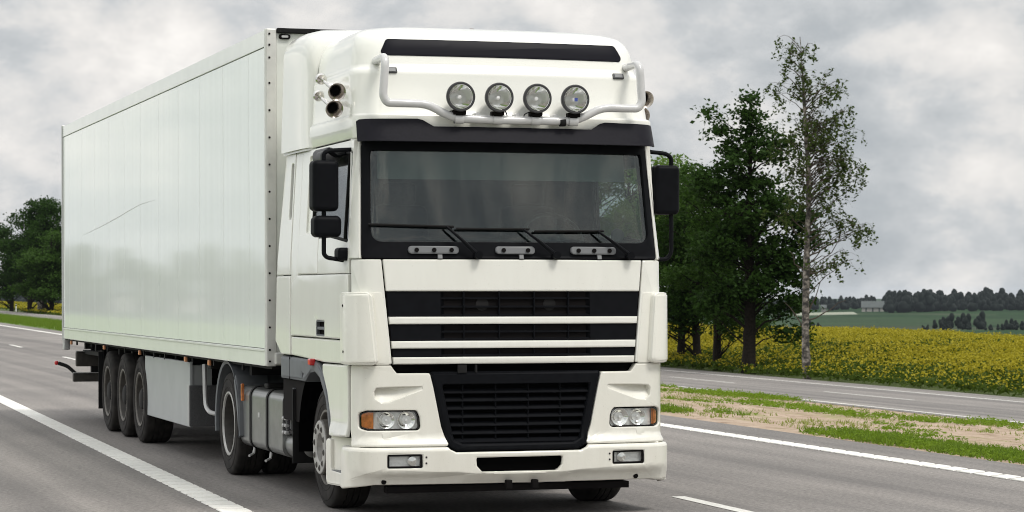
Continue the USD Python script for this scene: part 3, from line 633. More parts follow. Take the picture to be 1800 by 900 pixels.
n = len(al[0]); F = [q for k in range(len(al) - 1) for i in range(n - 1) for q in ((k * n + i, k * n + i + 1, (k + 1) * n + i + 1), (k * n + i, (k + 1) * n + i + 1, (k + 1) * n + i))]
fm = trimesh.Trimesh(np.vstack(al), F, process=False)
if fm.face_normals[np.argmin(fm.triangles_center[:, 0])][0] > 0: fm.invert()
inner = fm.copy(); inner.vertices = inner.vertices * [.985, 1, 1] - [0, 0, .02]; inner.invert()
fr = hold('roof_fairing', T)
obj('shell', cat([fm, inner]), 'white_paint', fr, smooth=40)
for x, w in ((-.22, .16), (.18, .20)): obj('roof_slit', rbox(x, 1.6, 3.853, w, .05, .012, .005), 'steel_dark', fr)
obj('roof_lamp', rbox(.0, 1.25, 3.838, .035, .06, .03, .006), 'rust_brown', T)

# light bar with the four spotlights
bar = filletpts([(-1.015, .40, 3.492), (-1.02, .085, 3.502), (-1.040, .085, 3.20), (-1.01, .085, 3.150), (-.70, .075, 3.148), (-.56, .07, 3.075), (-.46, .07, 3.040), (0, .065, 3.036), (.46, .07, 3.040), (.56, .07, 3.075), (.70, .075, 3.148), (1.01, .085, 3.150), (1.040, .085, 3.20), (1.02, .085, 3.502), (1.015, .40, 3.492)], .09, 7)
obj('light_bar', tube(bar, .032, 16), 'bar_paint', T, smooth=60)
for i, x in enumerate((-.452, -.146, .160, .466)):
    s = hold('spotlight', T); c = np.array([x, .02, 3.204])
    obj('clamp', lathe([(.0345, -.035), (.036, -.035), (.036, .035), (.0345, .035)], 20, 'x', (x, .066, 3.037)), 'bar_paint', s)
    obj('foot', cat([bx(x, .06, 3.085, .10, .05, .03), bx(x, .06, 3.070, .06, .04, .035)]), 'seam_black', s)
    obj('housing', lathe([(0, .14), (.05, .135), (.085, .09), (.105, .03), (.113, 0), (.113, -.018), (.106, -.024), (.094, -.022), (.090, -.012)], 40, 'y', c), 'lamp_shell', s, smooth=45)
    obj('chrome_ring', lathe([(.094, -.022), (.092, -.025), (.087, -.020), (.088, -.01)], 40, 'y', c), 'reflector_smooth', s, smooth=60)
    obj('reflector', lathe([(.010, .075), (.03, .066), (.055, .045), (.075, .018), (.0885, -.012)], 36, 'y', c), 'reflector_smooth', s, smooth=60)
    obj('bulb_cap', lathe([(.0, .01), (.014, .012), (.016, .03), (.014, .075)], 14, 'y', c), 'reflector', s)
    obj('lens', lathe([(0, -.028), (.03, -.0265), (.06, -.023), (.0885, -.014)], 36, 'y', c), 'lens_glass', s, smooth=60)
    obj('cable', tube(smoothpts([(x + .05, .07, 3.13), (x - .075 + .15 * (i % 2), .07, 3.09), (x - .085 + .17 * (i % 2), .075, 3.055)]), .0045, 6), 'rubber', s)
    if i == 3: obj('emblem', bx(x, -.010, 3.200, .026, .004, .026), 'sticker_blue', s)
for x in (-.30, .02, .33): obj('bar_bracket', lathe([(0, .0), (.018, .0), (.018, .11), (0, .11)], 12, 'y', (x, .06, 3.075)), 'bar_paint', T)
obj('wiring_tape', tube([(.355, .060, 3.027), (.40, .060, 3.029)], .0315, 12), 'rubber', T)

# trumpet horns on both flanks
for sg in (-1, 1):
    for y, z in ((.50, 3.255), (.585, 3.130)):
        h = hold('air_horn', T); c = np.array([sg * (1.295 if sg < 0 else 1.228), y, z])
        prof = [(.068, 0), (.0705, .004), (.064, .012), (.040, .05), (.024, .10), (.016, .16), (.013, .30), (.012, .42)]
        tilt = trimesh.transformations.rotation_matrix(math.radians(15), [1, 0, 0], c)
        def hb(name, m, mt, sm=60): m.apply_transform(tilt); obj(name, m, mt, h, smooth=sm)
        hb('bell', lathe([(.030, .055), (.050, .02), (.064, .004), (.068, 0)] + prof[1:], 30, 'y', c), 'horn_bell')
        hb('throat', lathe([(0, .05), (.036, .05)], 20, 'y', c), 'dark_void')
        hb('tube', tube([c + [0, .16, 0], c + [0, .52, 0]], [.016, .012], 12), 'chrome')
        hb('diaphragm', lathe([(0, -.03), (.04, -.025), (.046, 0), (.04, .03), (0, .034)], 22, 'y', c + [0, .55, 0]), 'chrome', 50)
        hb('stand', cat([rbox(sg * (1.245 if sg < 0 else 1.20), y + .30, z, .12, .10, .04, .014)]), 'chrome', 40)

# mirrors
def mirrors(sg):
    m = hold('mirror', T)
    if sg < 0:
        post = filletpts([(-1.20, .42, 2.812), (-1.385, .40, 2.800), (-1.425, .40, 2.78), (-1.425, .40, 2.01), (-1.40, .40, 1.985), (-1.27, .40, 1.965)], .05)
        obj('arm', tube(post, .017, 10), 'black_plastic', m)
        obj('upper_brace', tube(filletpts([(-1.385, .40, 2.800), (-1.30, .52, 2.77), (-1.20, .62, 2.80)], .04), .022, 8), 'black_plastic', m)
        obj('housing', rbox(-1.416, .435, 2.532, .205, .17, .388, .038, seg=20), 'black_plastic', m, smooth=50)
        obj('wide_angle_housing', rbox(-1.400, .435, 2.222, .215, .17, .165, .040, seg=20), 'black_plastic', m, smooth=50)
        obj('glass', bx(-1.416, .523, 2.532, .17, .006, .34), 'chrome', m)
        obj('base', rbox(-1.275, .42, 2.012, .10, .16, .10, .028, seg=14), 'black_plastic', m, smooth=50)
        obj('kerb_mirror', rbox(-1.33, .66, 2.76, .16, .22, .10, .04, seg=14), 'lamp_shell', m, smooth=50)
    else:
        post = filletpts([(1.17, .36, 2.835), (1.345, .36, 2.82), (1.392, .36, 2.79), (1.392, .36, 2.03), (1.36, .36, 1.985), (1.23, .36, 1.975)], .06)
        obj('arm', tube(post, .017, 10), 'black_plastic', m)
        obj('housing', rbox(1.350, .395, 2.532, .205, .17, .392, .038, seg=20), 'black_plastic', m, smooth=50)
        obj('glass', bx(1.350, .483, 2.532, .17, .006, .34), 'chrome', m)
        obj('wide_angle_housing', rbox(1.38, .60, 2.222, .20, .15, .165, .04), 'black_plastic', m, smooth=50) if False else None
both(mirrors)

# interior seen through the glass
I_ = hold('interior', T)
obj('dashboard', cat([rbox(0, .52, 1.86, 2.2, .62, .36, .10), rbox(.50, .62, 2.06, .62, .36, .12, .06), rbox(-.2, .45, 2.03, .9, .3, .06, .03)]), 'interior_grey', I_, smooth=50)
obj('floor', bx(0, 1.4, 1.28, 2.36, 2.3, .06), 'interior_grey', I_)
obj('back_panel', bx(0, 2.3, 2.1, 2.3, .04, 1.7), 'interior_pale', I_)
obj('bunk', rbox(0, 1.95, 1.75, 2.2, .6, .25, .06), 'interior_pale', I_)
obj('ceiling', bx(0, 1.3, 2.88, 2.3, 2.2, .02), 'interior_pale', I_)
obj('sun_blind', panel(rect(-1.04, 2.585, .97, 2.83, .01), front, -.075, .006, .001, .2), 'blind_grey', I_)
ring_ = [(.52 + .235 * math.cos(a), .70 + .235 * math.sin(a) * .62, 2.16 + .235 * math.sin(a) * .78) for a in np.linspace(0, 2 * PI, 40)]
obj('steering_wheel', cat([tube(ring_, .016, 8, cap=False), tube([(.29, .70, 2.16), (.75, .70, 2.16)], .02, 8), tube([(.52, .70, 2.16), (.52, .52, 1.98)], .045, 10)]), 'interior_grey', I_, smooth=50)
for x in (-.55, .55):
    obj('seat', cat([rbox(x, 1.15, 1.72, .5, .5, .16, .06), rbox(x, 1.42, 2.10, .48, .16, .66, .07, rot=(-.12, 0, 0)), rbox(x, 1.46, 2.52, .28, .10, .18, .04)]), 'seat_cloth', I_, smooth=50)
obj('fan', lathe([(0, -.02), (.05, -.02), (.055, 0), (.05, .02), (0, .02)], 18, 'y', (.96, .42, 2.17)), 'interior_pale', I_)

# ---- wheels
def tyre_prof(R, W, rim):
    h = W / 2
    return [(rim, -h * .78), (rim + .012, -h * .93), (rim + .05, -h * .99), (R * .80, -h * 1.0), (R * .90, -h * .97), (R * .965, -h * .90), (R * .988, -h * .80), (R, -h * .66), (R, -h * .36), (R - .012, -h * .35), (R - .012, -h * .31), (R, -h * .30), (R, -h * .03), (R - .012, -h * .02), (R - .012, h * .02), (R, h * .03), (R, h * .30), (R - .012, h * .31), (R - .012, h * .35), (R, h * .36), (R, h * .66), (R * .988, h * .80), (R * .965, h * .9), (R * .9, h * .97), (R * .80, h), (rim + .05, h * .99), (rim + .012, h * .93), (rim, h * .78)]
def wheel(parent, x, y, z, kind, R=.49, W=.30, sg=None):
    """kind: steer (hub stands out), drive (deep dish), trailer"""
    w = hold('wheel', parent); sg = sg or (-1 if x < 0 else 1); rim = R * .60
    def put(name, prof, m, n=44, sm=40):
        q = [(r_, d * -sg * -1 if False else d) for r_, d in prof]
        me = lathe(q, n, 'x'); me.vertices[:, 0] *= sg
        if sg < 0: me.invert()
        trimesh.repair.fix_normals(me) if False else None
        me.vertices += [x, y, z]; obj(name, me, m, w, smooth=sm)
    put('tyre', tyre_prof(R, W, rim), 'tyre', 56)
    h = W / 2
    for k in (.70, .86): put('sidewall_ridge', [(R * k, h * .985), (R * k + .004, h * 1.012), (R * k + .010, h * .985)], 'tyre', 56)
    if kind == 'steer':
        put('rim', [(rim + .004, h * .86), (rim + .010, h * .95), (rim - .008, h * .95), (rim - .02, h * .80), (rim - .03, h * .3), (rim - .06, h * .12), (.235, h * .45), (.215, h * .9)], 'rim_dusty')
        put('hub_drum', [(.225, h * .35), (.222, h * 1.22), (.215, h * 1.26)], 'rim_dusty')
        put('hub_plate', [(.216, h * 1.20), (.214, h * 1.30), (.205, h * 1.34), (.128, h * 1.32), (.115, h * 1.27), (.112, h * .9), (.10, h * .8), (0, h * .8)], 'rim_silver')
        for k in range(10):
            a = 2 * PI * k / 10 + .2
            c = (x + sg * h * 1.33, y + .166 * math.cos(a), z + .166 * math.sin(a)); n_ = lathe([(0, .010), (.012, .010), (.016, .006), (.024, .003), (.026, 0)], 10, 'x'); n_.vertices[:, 0] *= sg; n_.vertices += c
            if sg < 0: n_.invert()
            obj('nut', n_, 'rim_dark', w)
    elif kind == 'drive':
        put('rim', [(rim + .004, h * .86), (rim + .012, h * .96), (rim - .006, h * .96), (rim - .02, h * .7), (rim - .03, -h * .1), (rim - .07, -h * .35), (.16, -h * .3), (.14, h * .2), (.12, h * .3), (0, h * .3)], 'rim_dark')
        put('rim_lip', [(rim + .013, h * .95), (rim + .010, h * .985), (rim - .006, h * .985), (rim - .014, h * .88)], 'rim_silver')
        for k in range(10):
            a = 2 * PI * k / 10; c = (x - sg * h * .28, y + .20 * math.cos(a), z + .20 * math.sin(a)); n_ = lathe([(0, .04), (.014, .04), (.017, 0)], 8, 'x'); n_.vertices[:, 0] *= sg; n_.vertices += c
            obj('nut', n_, 'rim_dark', w)
    else:
        put('rim', [(rim + .004, h * .86), (rim + .012, h * .97), (rim - .006, h * .97), (rim - .014, h * .90)], 'rim_dusty')
        put('dish', [(rim - .014, h * .90), (rim - .022, h * .66), (rim - .034, h * .46), (rim - .05, h * .34), (.19, h * .30), (.125, h * .34)], 'rim_dark')
        put('hub', [(.128, h * .30), (.122, h * .62), (.112, h * .84), (.085, h * .93), (0, h * .94)], 'steel_dark')
        for k in range(10):
            a = 2 * PI * k / 10 + .1; c = (x + sg * h * .32, y + .172 * math.cos(a), z + .172 * math.sin(a)); n_ = lathe([(0, .062), (.013, .062), (.017, .03), (.027, .026), (.031, 0)], 8, 'x'); n_.vertices[:, 0] *= sg; n_.vertices += c
            if sg < 0: n_.invert()
            obj('nut', n_, ('rim_silver', 'rim_dusty', 'rim_dark')[k % 3], w)
for sg in (-1, 1): wheel(T, sg * 1.06, 1.28, .482, 'steer', .485, .30)
for sg in (-1, 1):
    wheel(T, sg * 1.10, 5.10, .480, 'drive', .485, .29)
    wheel(T, sg * .77, 5.10, .480, 'drive', .485, .29, sg=sg)
    f = hold('rear_fender', T)
    a = np.radians(np.linspace(-12, 192, 30)); V, Fc = [], []
    for r_, x in ((.545, .62), (.545, 1.255), (.545 + .03, 1.262), (.545 + .03, .62)): V += [(sg * x, 5.10 - r_ * math.cos(q), .50 + r_ * math.sin(q)) for q in a]
    nn = len(a)
    for p in range(4):
        q_ = (p + 1) % 4
        for i in range(nn - 1): Fc += [(p * nn + i, p * nn + i + 1, q_ * nn + i + 1), (p * nn + i, q_ * nn + i + 1, q_ * nn + i)]
    me = trimesh.Trimesh(V, Fc, process=False); trimesh.repair.fix_normals(me); obj('guard', me, 'grey_plastic', f)
    obj('front_flap', panel(rp([(4.50, .39), (4.56, .39), (4.63, .60), (4.78, .90), (4.70, .96), (4.53, .66)], .01), plane_x(1.22, sg), .035, .3, .01), 'grey_plastic', f)
    obj('reflector', rbox(sg * 1.235, 4.46, .80, .03, .03, .16, .008), 'amber', f)

# ---- chassis, tank, brackets
obj('chassis_rail', cat([bx(sx * .42, 3.6, .80, .08, 6.2, .27) for sx in (-1, 1)] + [bx(0, y, .80, .84, .08, .2) for y in (.5, 2.2, 3.6, 5.8, 6.5)]), 'steel_dark', T)
obj('engine_block', cat([rbox(0, 1.3, .78, .85, 1.9, .75, .08), rbox(0, 1.9, .50, .62, 1.9, .34, .08)]), 'dark_void', T)
obj('front_axle', cat([bx(0, 1.27, .47, 1.9, .12, .12), bx(0, 1.2, .36, 1.5, .04, .04)]), 'steel_dark', T)
obj('drive_axle', cat([bx(0, 5.10, .48, 1.5, .16, .16), lathe([(0, -.2), (.18, -.16), (.2, 0), (.18, .16), (0, .2)], 20, 'x', (0, 5.10, .48))]), 'steel_dark', T)
obj('fifth_wheel', bx(0, 4.9, 1.0, .9, .9, .10), 'steel_dark', T)
def tank(sg):
    prof = rp([(-1.215, .30), (-.62, .30), (-.62, .86), (-1.215, .86)], .085)
    def fnt(x, z, h): return np.stack([-sg * x, 3.84 + h, z], -1)
    t = hold('fuel_tank', T)
    obj('body', panel(prof, fnt, .86, 1.86, .05, .10), 'tank_metal', t, smooth=40)
    obj('front_cap', panel(prof.buffer(-.002), lambda x, z, h: np.stack([-sg * x, 2.90 - h, z], -1), .05, .12, .05, .1), 'box_speckle', t)
    for y in (4.18, 3.46):
        obj('strap', panel(prof.buffer(.010).difference(prof.buffer(.001)), lambda x, z, h, y=y: np.stack([-sg * x, y + h, z], -1), .03, .06, 0, .2), 'steel_dark', t)
        obj('strap_hook', cat([tube([(sg * 1.18, y, .31), (sg * 1.19, y, .255), (sg * 1.24, y - .04, .235)], .013, 6)]), 'steel_pale', t)
    obj('filler_saddle', rbox(sg * .98, 3.75, .885, .38, .16, .05, .02), 'steel_dark', t)
    obj('badge', rbox(sg * 1.2165, 3.82, .62, .006, .07, .045, .002), 'steel_pale', t)
    b = hold('air_tank', T)
    obj('drum', lathe([(0, -.30), (.08, -.29), (.115, -.26), (.118, -.2), (.118, .2), (.115, .26), (.08, .29), (0, .30)], 30, 'y', (sg * 1.08, 2.56, .415)), 'tank_metal', b, smooth=50)
    obj('band', lathe([(.122, -.02), (.122, .02)], 30, 'y', (sg * 1.08, 2.48, .415)), 'steel_dark', b)
    v = hold('valve_bracket', T)
    for k, y in enumerate((2.74, 2.62, 2.48)): obj('housing', rbox(sg * (1.18 - .01 * k), y, .70 - .01 * k, .05, .075, .34 - .05 * k, .02), 'lamp_shell', v)
    for k in range(6): obj('fitting', rbox(sg * 1.20, 2.82 - .10 * (k % 2), .52 + .06 * (k // 2), .05, .035, .03, .01), 'steel_pale', v)
    obj('rail', cat([bx(sg * 1.17, 2.6, .885, .07, .50, .03), bx(sg * 1.16, 2.6, .53, .06, .42, .03)]), 'steel_dark', v)
    obj('mud_flap', bx(sg * 1.03, 2.28, .60, .44, .02, .62), 'rubber', T)
    obj('flap_edge', bx(sg * 1.235, 2.29, .66, .02, .03, .52), 'grey_plastic', T)
both(tank)

# ------------------------------------------------------------------ the refrigerated trailer
R_ = thing('box_trailer', 'long white box trailer with smooth panelled sides, coupled behind the white tractor', 'trailer')
Y0, Y1, ZB, ZC = 3.105, 16.56, 1.075, 4.0
seam_y = [Y0 + .035] + [3.852 + 1.206 * k for k in range(11)] + [Y1 - .05]
def box_side(sg):
    f = plane_x(1.296, sg)
    for a, b in zip(seam_y, seam_y[1:]):
        obj('side_panel', panel(sbox(a + .003, 1.232, b - .003, 3.842), f, .0, .03, .002, 1.0), 'trailer_paint', R_)
    obj('top_rail', panel(sbox(Y0 + .03, 3.848, Y1 - .04, 3.995), f, .006, .03, .006, 2.), 'trailer_rail', R_)
    obj('bottom_rail', panel(sbox(Y0 + .03, 1.078, Y1 - .04, 1.226), f, .006, .03, .006, 2.), 'trailer_rail', R_)
    obj('rail_lip', panel(sbox(Y0 + .02, 1.205, Y1 - .04, 1.228), f, .012, .02, .004, 2.), 'trailer_rail', R_)
    obj('front_post', rbox(sg * 1.255, Y0 + .005, 2.54, .095, .05, 2.925, .014), 'aluminium_post', R_)
    obj('corner_bead', rbox(sg * 1.301, Y0 + .025, 2.54, .014, .03, 2.92, .006), 'trailer_rail', R_)
    for z in [3.955, 3.86, 3.75] + list(np.arange(3.53, 1.3, -.235)) + [1.22, 1.12]:
        obj('rivet', lathe([(0, -.006), (.009, -.005), (.010, 0)], 8, 'y', (sg * 1.272, Y0 - .021, z)), 'seam_black', R_)
    obj('rear_post', rbox(sg * 1.285, Y1 - .015, 2.53, .06, .07, 2.96, .01), 'steel_pale', R_)
    for y in (5.95, 7.25, 10.2, 12.95, 16.0):
        obj('marker_lamp', rbox(sg * 1.262, y, 1.032, .03, .07, .055, .01), 'amber_dull', R_)
    obj('underframe_lip', bx(sg * 1.20, (Y0 + Y1) / 2, 1.062, .08, Y1 - Y0 - .1, .022), 'steel_dark', R_)
    for y in np.arange(4.4, 16, 1.4): obj('lamp_hook', bx(sg * 1.24, y, 1.03, .02, .04, .05), 'steel_dark', R_)
both(box_side)
obj('core', bx(0, (Y0 + Y1) / 2, 2.535, 2.54, Y1 - Y0 - .06, 2.86), 'seam_black', R_)
obj('roof', bx(0, (Y0 + Y1) / 2, 3.985, 2.56, Y1 - Y0 - .04, .02), 'trailer_rail', R_)
obj('front_wall', bx(0, Y0 + .015, 2.535, 2.41, .03, 2.90), 'trailer_rail', R_)
obj('top_seal', rbox(0, Y0 - .01, 3.985, 2.41, .05, .045, .01), 'rubber', R_)
obj('front_marker', panel(rect(-1.185, 3.912, -1.085, 3.956, .02), lambda x, z, h: np.stack([x, Y0 - .0 - h, z], -1), .022, .03, .004), 'seam_black', R_)
obj('front_marker', panel(rect(-1.165, 3.924, -1.105, 3.944, .008), lambda x, z, h: np.stack([x, Y0 - .0 - h, z], -1), .0255, .01, .002), 'steel_pale', R_)
obj('front_skirt', rbox(-1.16, Y0 - .03, 1.145, .14, .05, .105, .015), 'aluminium_post', R_)
obj('rear_door', bx(0, Y1 + .01, 2.53, 2.5, .03, 2.9), 'trailer_paint', R_)
sc = smoothpts([(-1.2945, 14.62, 2.46), (-1.2945, 13.2, 2.52), (-1.2945, 11.7, 2.60), (-1.2945, 10.0, 2.70), (-1.2945, 8.9, 2.72)], 6)
obj('scratch', tube(sc, [.0022 + .0022 * math.sin(PI * k / (len(sc) - 1)) for k in range(len(sc))], 5), 'scuff', R_)
# running gear
obj('frame_rail', cat([bx(sx * .62, 9.9, .92, .14, 13.0, .26) for sx in (-1, 1)] + [bx(0, y, 1.0, 2.3, .10, .09) for y in np.arange(4.5, 16.5, 1.0)]), 'steel_dark', R_)
for y in (10.30, 11.535, 12.77):
    obj('axle', cat([bx(0, y, .5, 2.1, .13, .13), lathe([(.21, -.12), (.21, .12)], 20, 'x', (-.8, y, .5)), lathe([(.21, -.12), (.21, .12)], 20, 'x', (.8, y, .5))]), 'steel_dark', R_)
    for sg in (-1, 1): wheel(R_, sg * 1.085, y, .497, 'trailer', .497, .34)
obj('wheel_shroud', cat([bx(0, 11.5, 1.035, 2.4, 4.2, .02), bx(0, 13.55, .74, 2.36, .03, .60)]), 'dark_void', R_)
for sg in (-1, 1):
    pb = hold('pallet_box', R_)
    obj('side_sheet', panel(sbox(7.18, .335, 10.0, 1.005), plane_x(1.235, sg), .0, .03, .012, 1.5), 'box_grey', pb)
    obj('body', bx(sg * 1.11, 8.59, .66, .22, 2.78, .62), 'box_grey', pb)
    obj('front_edge', bx(sg * 1.238, 7.225, .56, .008, .06, .42), 'steel_pale', pb)
    obj('end_plate', rbox(sg * 1.09, 7.165, .555, .30, .03, .42, .008), 'box_speckle', pb)
    for y in (8.7, 9.4): obj('hanger', bx(sg * 1.22, y, 1.02, .03, .05, .06), 'steel_dark', pb)
    lg = hold('landing_leg', R_)
    obj('outer_tube', bx(sg * .98, 5.75, .82, .13, .13, .5), 'rust_brown' if sg < 0 else 'steel_dark', lg)
    obj('inner_tube', bx(sg * .98, 5.75, .48, .10, .10, .3), 'steel_dark', lg)
    obj('foot', bx(sg * .98, 5.75, .32, .24, .26, .03), 'steel_dark', lg)
    obj('crank', tube(filletpts([(sg * 1.20, 6.55, 1.0), (sg * 1.20, 6.50, .58), (sg * 1.20, 6.2, .52), (sg * 1.0, 6.1, .52)], .1), .022, 8), 'steel_pale', R_)
    obj('mud_flap', bx(sg * 1.06, 13.62, .60, .36, .02, .72), 'rubber', R_)
    tl = hold('tail_lamp', R_)
    obj('rubber_arm', tube(filletpts([(sg * 1.16, 16.35, .60), (sg * 1.26, 16.42, .70), (sg * 1.38, 16.46, .74)], .05), .026, 8), 'rubber', tl)
    obj('lens', rbox(sg * 1.405, 16.47, .745, .05, .07, .06, .02), 'red_lens', tl)
    obj('buffer', rbox(sg * 1.26, 16.52, 1.0, .09, .12, .16, .02), 'steel_pale', R_)
    obj('rear_bracket', cat([bx(sg * 1.02, 15.4, .90, .08, 1.9, .05), bx(sg * 1.02, 14.55, .72, .08, .08, .5)]), 'steel_dark', R_)
obj('lamp_bar', rbox(0, 16.25, .80, 2.34, .10, .20, .02), 'rim_dark', R_)
obj('lamp_bar_edge', bx(0, 16.19, .908, 2.36, .03, .012), 'steel_pale', R_)
obj('underrun_bar', rbox(0, 16.25, .55, 2.42, .10, .12, .015), 'rim_dark', R_)
obj('underrun_edge', bx(0, 16.19, .615, 2.43, .03, .012), 'steel_pale', R_)
obj('underrun_post', cat([bx(sx * .9, 16.28, .75, .12, .08, .5) for sx in (-1, 1)]), 'steel_dark', R_)
obj('air_cylinder', lathe([(0, -.5), (.15, -.46), (.15, .46), (0, .5)], 20, 'y', (-.35, 14.3, .8)), 'steel_dark', R_)

# ------------------------------------------------------------------ trees
def leaf_quads(c, size, g, nrm_bias=.4, ratio=.55):
    """n bent four-cornered leaves at the points c"""
    n = len(c); d = g.normal(size=(n, 3)); d[:, 2] *= .55; d /= np.linalg.norm(d, axis=1, keepdims=True)
    up = g.normal(size=(n, 3)) * .8 + [0, 0, nrm_bias * 2]; sd = np.cross(d, up); sd /= np.linalg.norm(sd, axis=1, keepdims=True) + 1e-9
    s = size * g.uniform(.65, 1.35, n)[:, None]; nn = np.cross(sd, d)
    V = np.stack([c - d * s * .5, c + sd * s * ratio * .5 + nn * s * .08, c + d * s * .5, c - sd * s * ratio * .5 + nn * s * .08], 1).reshape(-1, 3)
    k = np.arange(n)[:, None] * 4
    return V, np.vstack([k + [0, 1, 2], k + [0, 2, 3]])
def limb(a, b, r0, r1, g, n=6, wob=.10, sag=0.):
    a, b = np.asarray(a, float), np.asarray(b, float); L = np.linalg.norm(b - a); t = np.linspace(0, 1, n)[:, None]
    p = a + (b - a) * t + g.normal(size=(n, 3)) * wob * L * .25 * np.sin(PI * t) ; p[:, 2] += (-sag * 4 * t * (1 - t) * L)[:, 0]
    return tube(p, np.linspace(r0, r1, n), 7), p
def tree_meshes(trunk, lobes, g, clumps, per, size, spread, gaps=.0, droop=0., ratio=.55, limb_r=.045):
    """trunk: (x, y, z, radius) rows; lobes: (centre, radii, weight). Limbs reach from the trunk into every clump of leaves."""
    tp = np.array([q[:3] for q in trunk]); tr = np.array([q[3] for q in trunk]); sp = smoothpts(tp, 5)
    tm = tube(sp, np.interp(np.linspace(0, 1, len(sp)), np.linspace(0, 1, len(tr)), tr), 12)
    bend = meshkit.noise(tm.vertices * 3.0, 4) - .5; tm.vertices += tm.vertex_normals * bend[:, None] * tr[0] * .35
    w = np.array([l[2] for l in lobes], float); w /= w.sum(); V, F, limbs, nv = [], [], [], 0
    for k in range(clumps):
        c, rad, _ = lobes[g.choice(len(lobes), p=w)]
        d = g.normal(size=3); d /= np.linalg.norm(d); c = np.asarray(c) + d * np.asarray(rad) * g.uniform(.35, 1.0) ** .6
        if g.random() < gaps: continue
        h = np.clip(c[2] - g.uniform(.25, .9) * np.linalg.norm((c - np.array([np.interp(c[2], sp[:, 2], sp[:, 0]), np.interp(c[2], sp[:, 2], sp[:, 1]), c[2]]))[:2]) - .1, sp[0, 2] + .5, sp[-1, 2] - .05)
        root = np.array([np.interp(h, sp[:, 2], sp[:, 0]), np.interp(h, sp[:, 2], sp[:, 1]), h])
        if k % 3 == 0 or droop:
            m, p = limb(root, c, limb_r * g.uniform(.5, 1.1), .008, g, 6, .12, -.06); limbs.append(m)
        n = int(per * g.uniform(.5, 1.5)); s_ = np.asarray(spread) * g.uniform(.6, 1.3)
        if droop:      # hanging twigs
            pts = []
            for _ in range(max(2, n // 14)):
                o = c + g.normal(size=3) * s_ * [1, 1, .5]; L = droop * g.uniform(.4, 1.3); q = g.uniform(0, 1, 14)[:, None]
                end = o + np.array([g.normal() * .16, g.normal() * .16, -L]); pts.append(o + (end - o) * q + g.normal(size=(14, 3)) * .045)
                limbs.append(tube(np.array([c, (c + o) / 2 + [0, 0, .05], o, (o + end) / 2, end]), [.005, .004, .003, .003, .002], 3, cap=False))
            pts = np.vstack(pts)
        else:
            pts = c + g.normal(size=(n, 3)) * s_ * [1, 1, .62]
        v, f = leaf_quads(pts, size, g, .4, ratio); V.append(v); F.append(f + nv); nv += len(v)
    return tm, cat(limbs), trimesh.Trimesh(np.vstack(V), np.vstack(F), process=False)
def plant_tree(name, label, category, loc, meshes, bark, leaf, group=None, rotz=0):
    t = thing(name, label, category, loc, rotz, group)
    obj('trunk', meshes[0], bark, t, smooth=True); obj('limb', meshes[1], 'birch_twig' if bark == 'birch_bark' else bark, t, smooth=True); obj('crown', meshes[2], leaf, t, smooth=False)
    return t
CR, FW = np.array([math.cos(YAW), -math.sin(YAW), 0]), np.array([math.sin(YAW), math.cos(YAW), 0])
def lob(a, d, z, ra, rd, rz, w=1): return (CR * a + FW * d + [0, 0, z], np.array([ra, rd, rz]), w)   # a across the view, d away along it

# birch: open, hanging, paler
g = np.random.default_rng(11)
bt = [(0, 0, -.1, .15), (-.06, 0, 1.5, .118), (-.02, 0, 4.2, .098), (.04, 0, 6.2, .080), (-.10, 0, 8.6, .050), (-.22, 0, 10.4, .024), (-.28, 0, 11.1, .010)]
bl = [lob(-.35, 0, 10.7, .45, .5, .8, .8), lob(-.55, .1, 9.6, .65, .7, .9, 1.1), lob(.35, 0, 9.7, .6, .7, .7, 1), lob(.95, 0, 9.2, .55, .6, .9, 1.5), lob(.9, .2, 8.0, .75, .9, 1.0, 2.4), lob(.1, 0, 7.9, .7, .8, 1.1, 1.8), lob(1.25, 0, 7.0, .55, .8, .8, 1.5),
      lob(.4, 0, 6.5, .8, 1., .9, 1.9), lob(-.55, 0, 7.3, .4, .6, .8, .6), lob(1.0, 0, 5.6, .7, .8, .7, 1.5), lob(1.75, 0, 5.1, .45, .6, .35, .8), lob(.35, -.2, 4.9, .6, .6, .6, .8), lob(-.6, 0, 5.6, .4, .5, .6, .4), lob(1.1, 0, 4.1, .5, .5, .25, .45), lob(.8, 0, 3.7, .4, .4, .2, .25)]
bl = [(np.asarray(c_) * [.96, .96, 1] - CR * .10, r_, w_) for c_, r_, w_ in bl]
bm_ = list(tree_meshes(bt, bl, g, 165, 52, .115, (.20, .22, .20), 0, .52, .6, .020))
dead = [limb(CR * .02 + [0, 0, z], CR * a + [0, 0, z2], .028, .006, g, 6, .16)[0] for z, a, z2 in ((1.9, 1.25, 2.55), (2.1, .6, 3.4), (1.6, -.75, 2.5), (3.2, -.6, 4.2), (4.0, 1.9, 4.9), (3.4, 1.5, 3.9), (2.9, -.35, 3.7))]
bm_[1] = cat([bm_[1]] + dead)
plant_tree('birch_tree', 'tall slender birch with white bark and thin hanging foliage at the far road edge', 'tree', (*xy(26.75, 56.5), -1.12), bm_, 'birch_bark', 'leaf_birch')

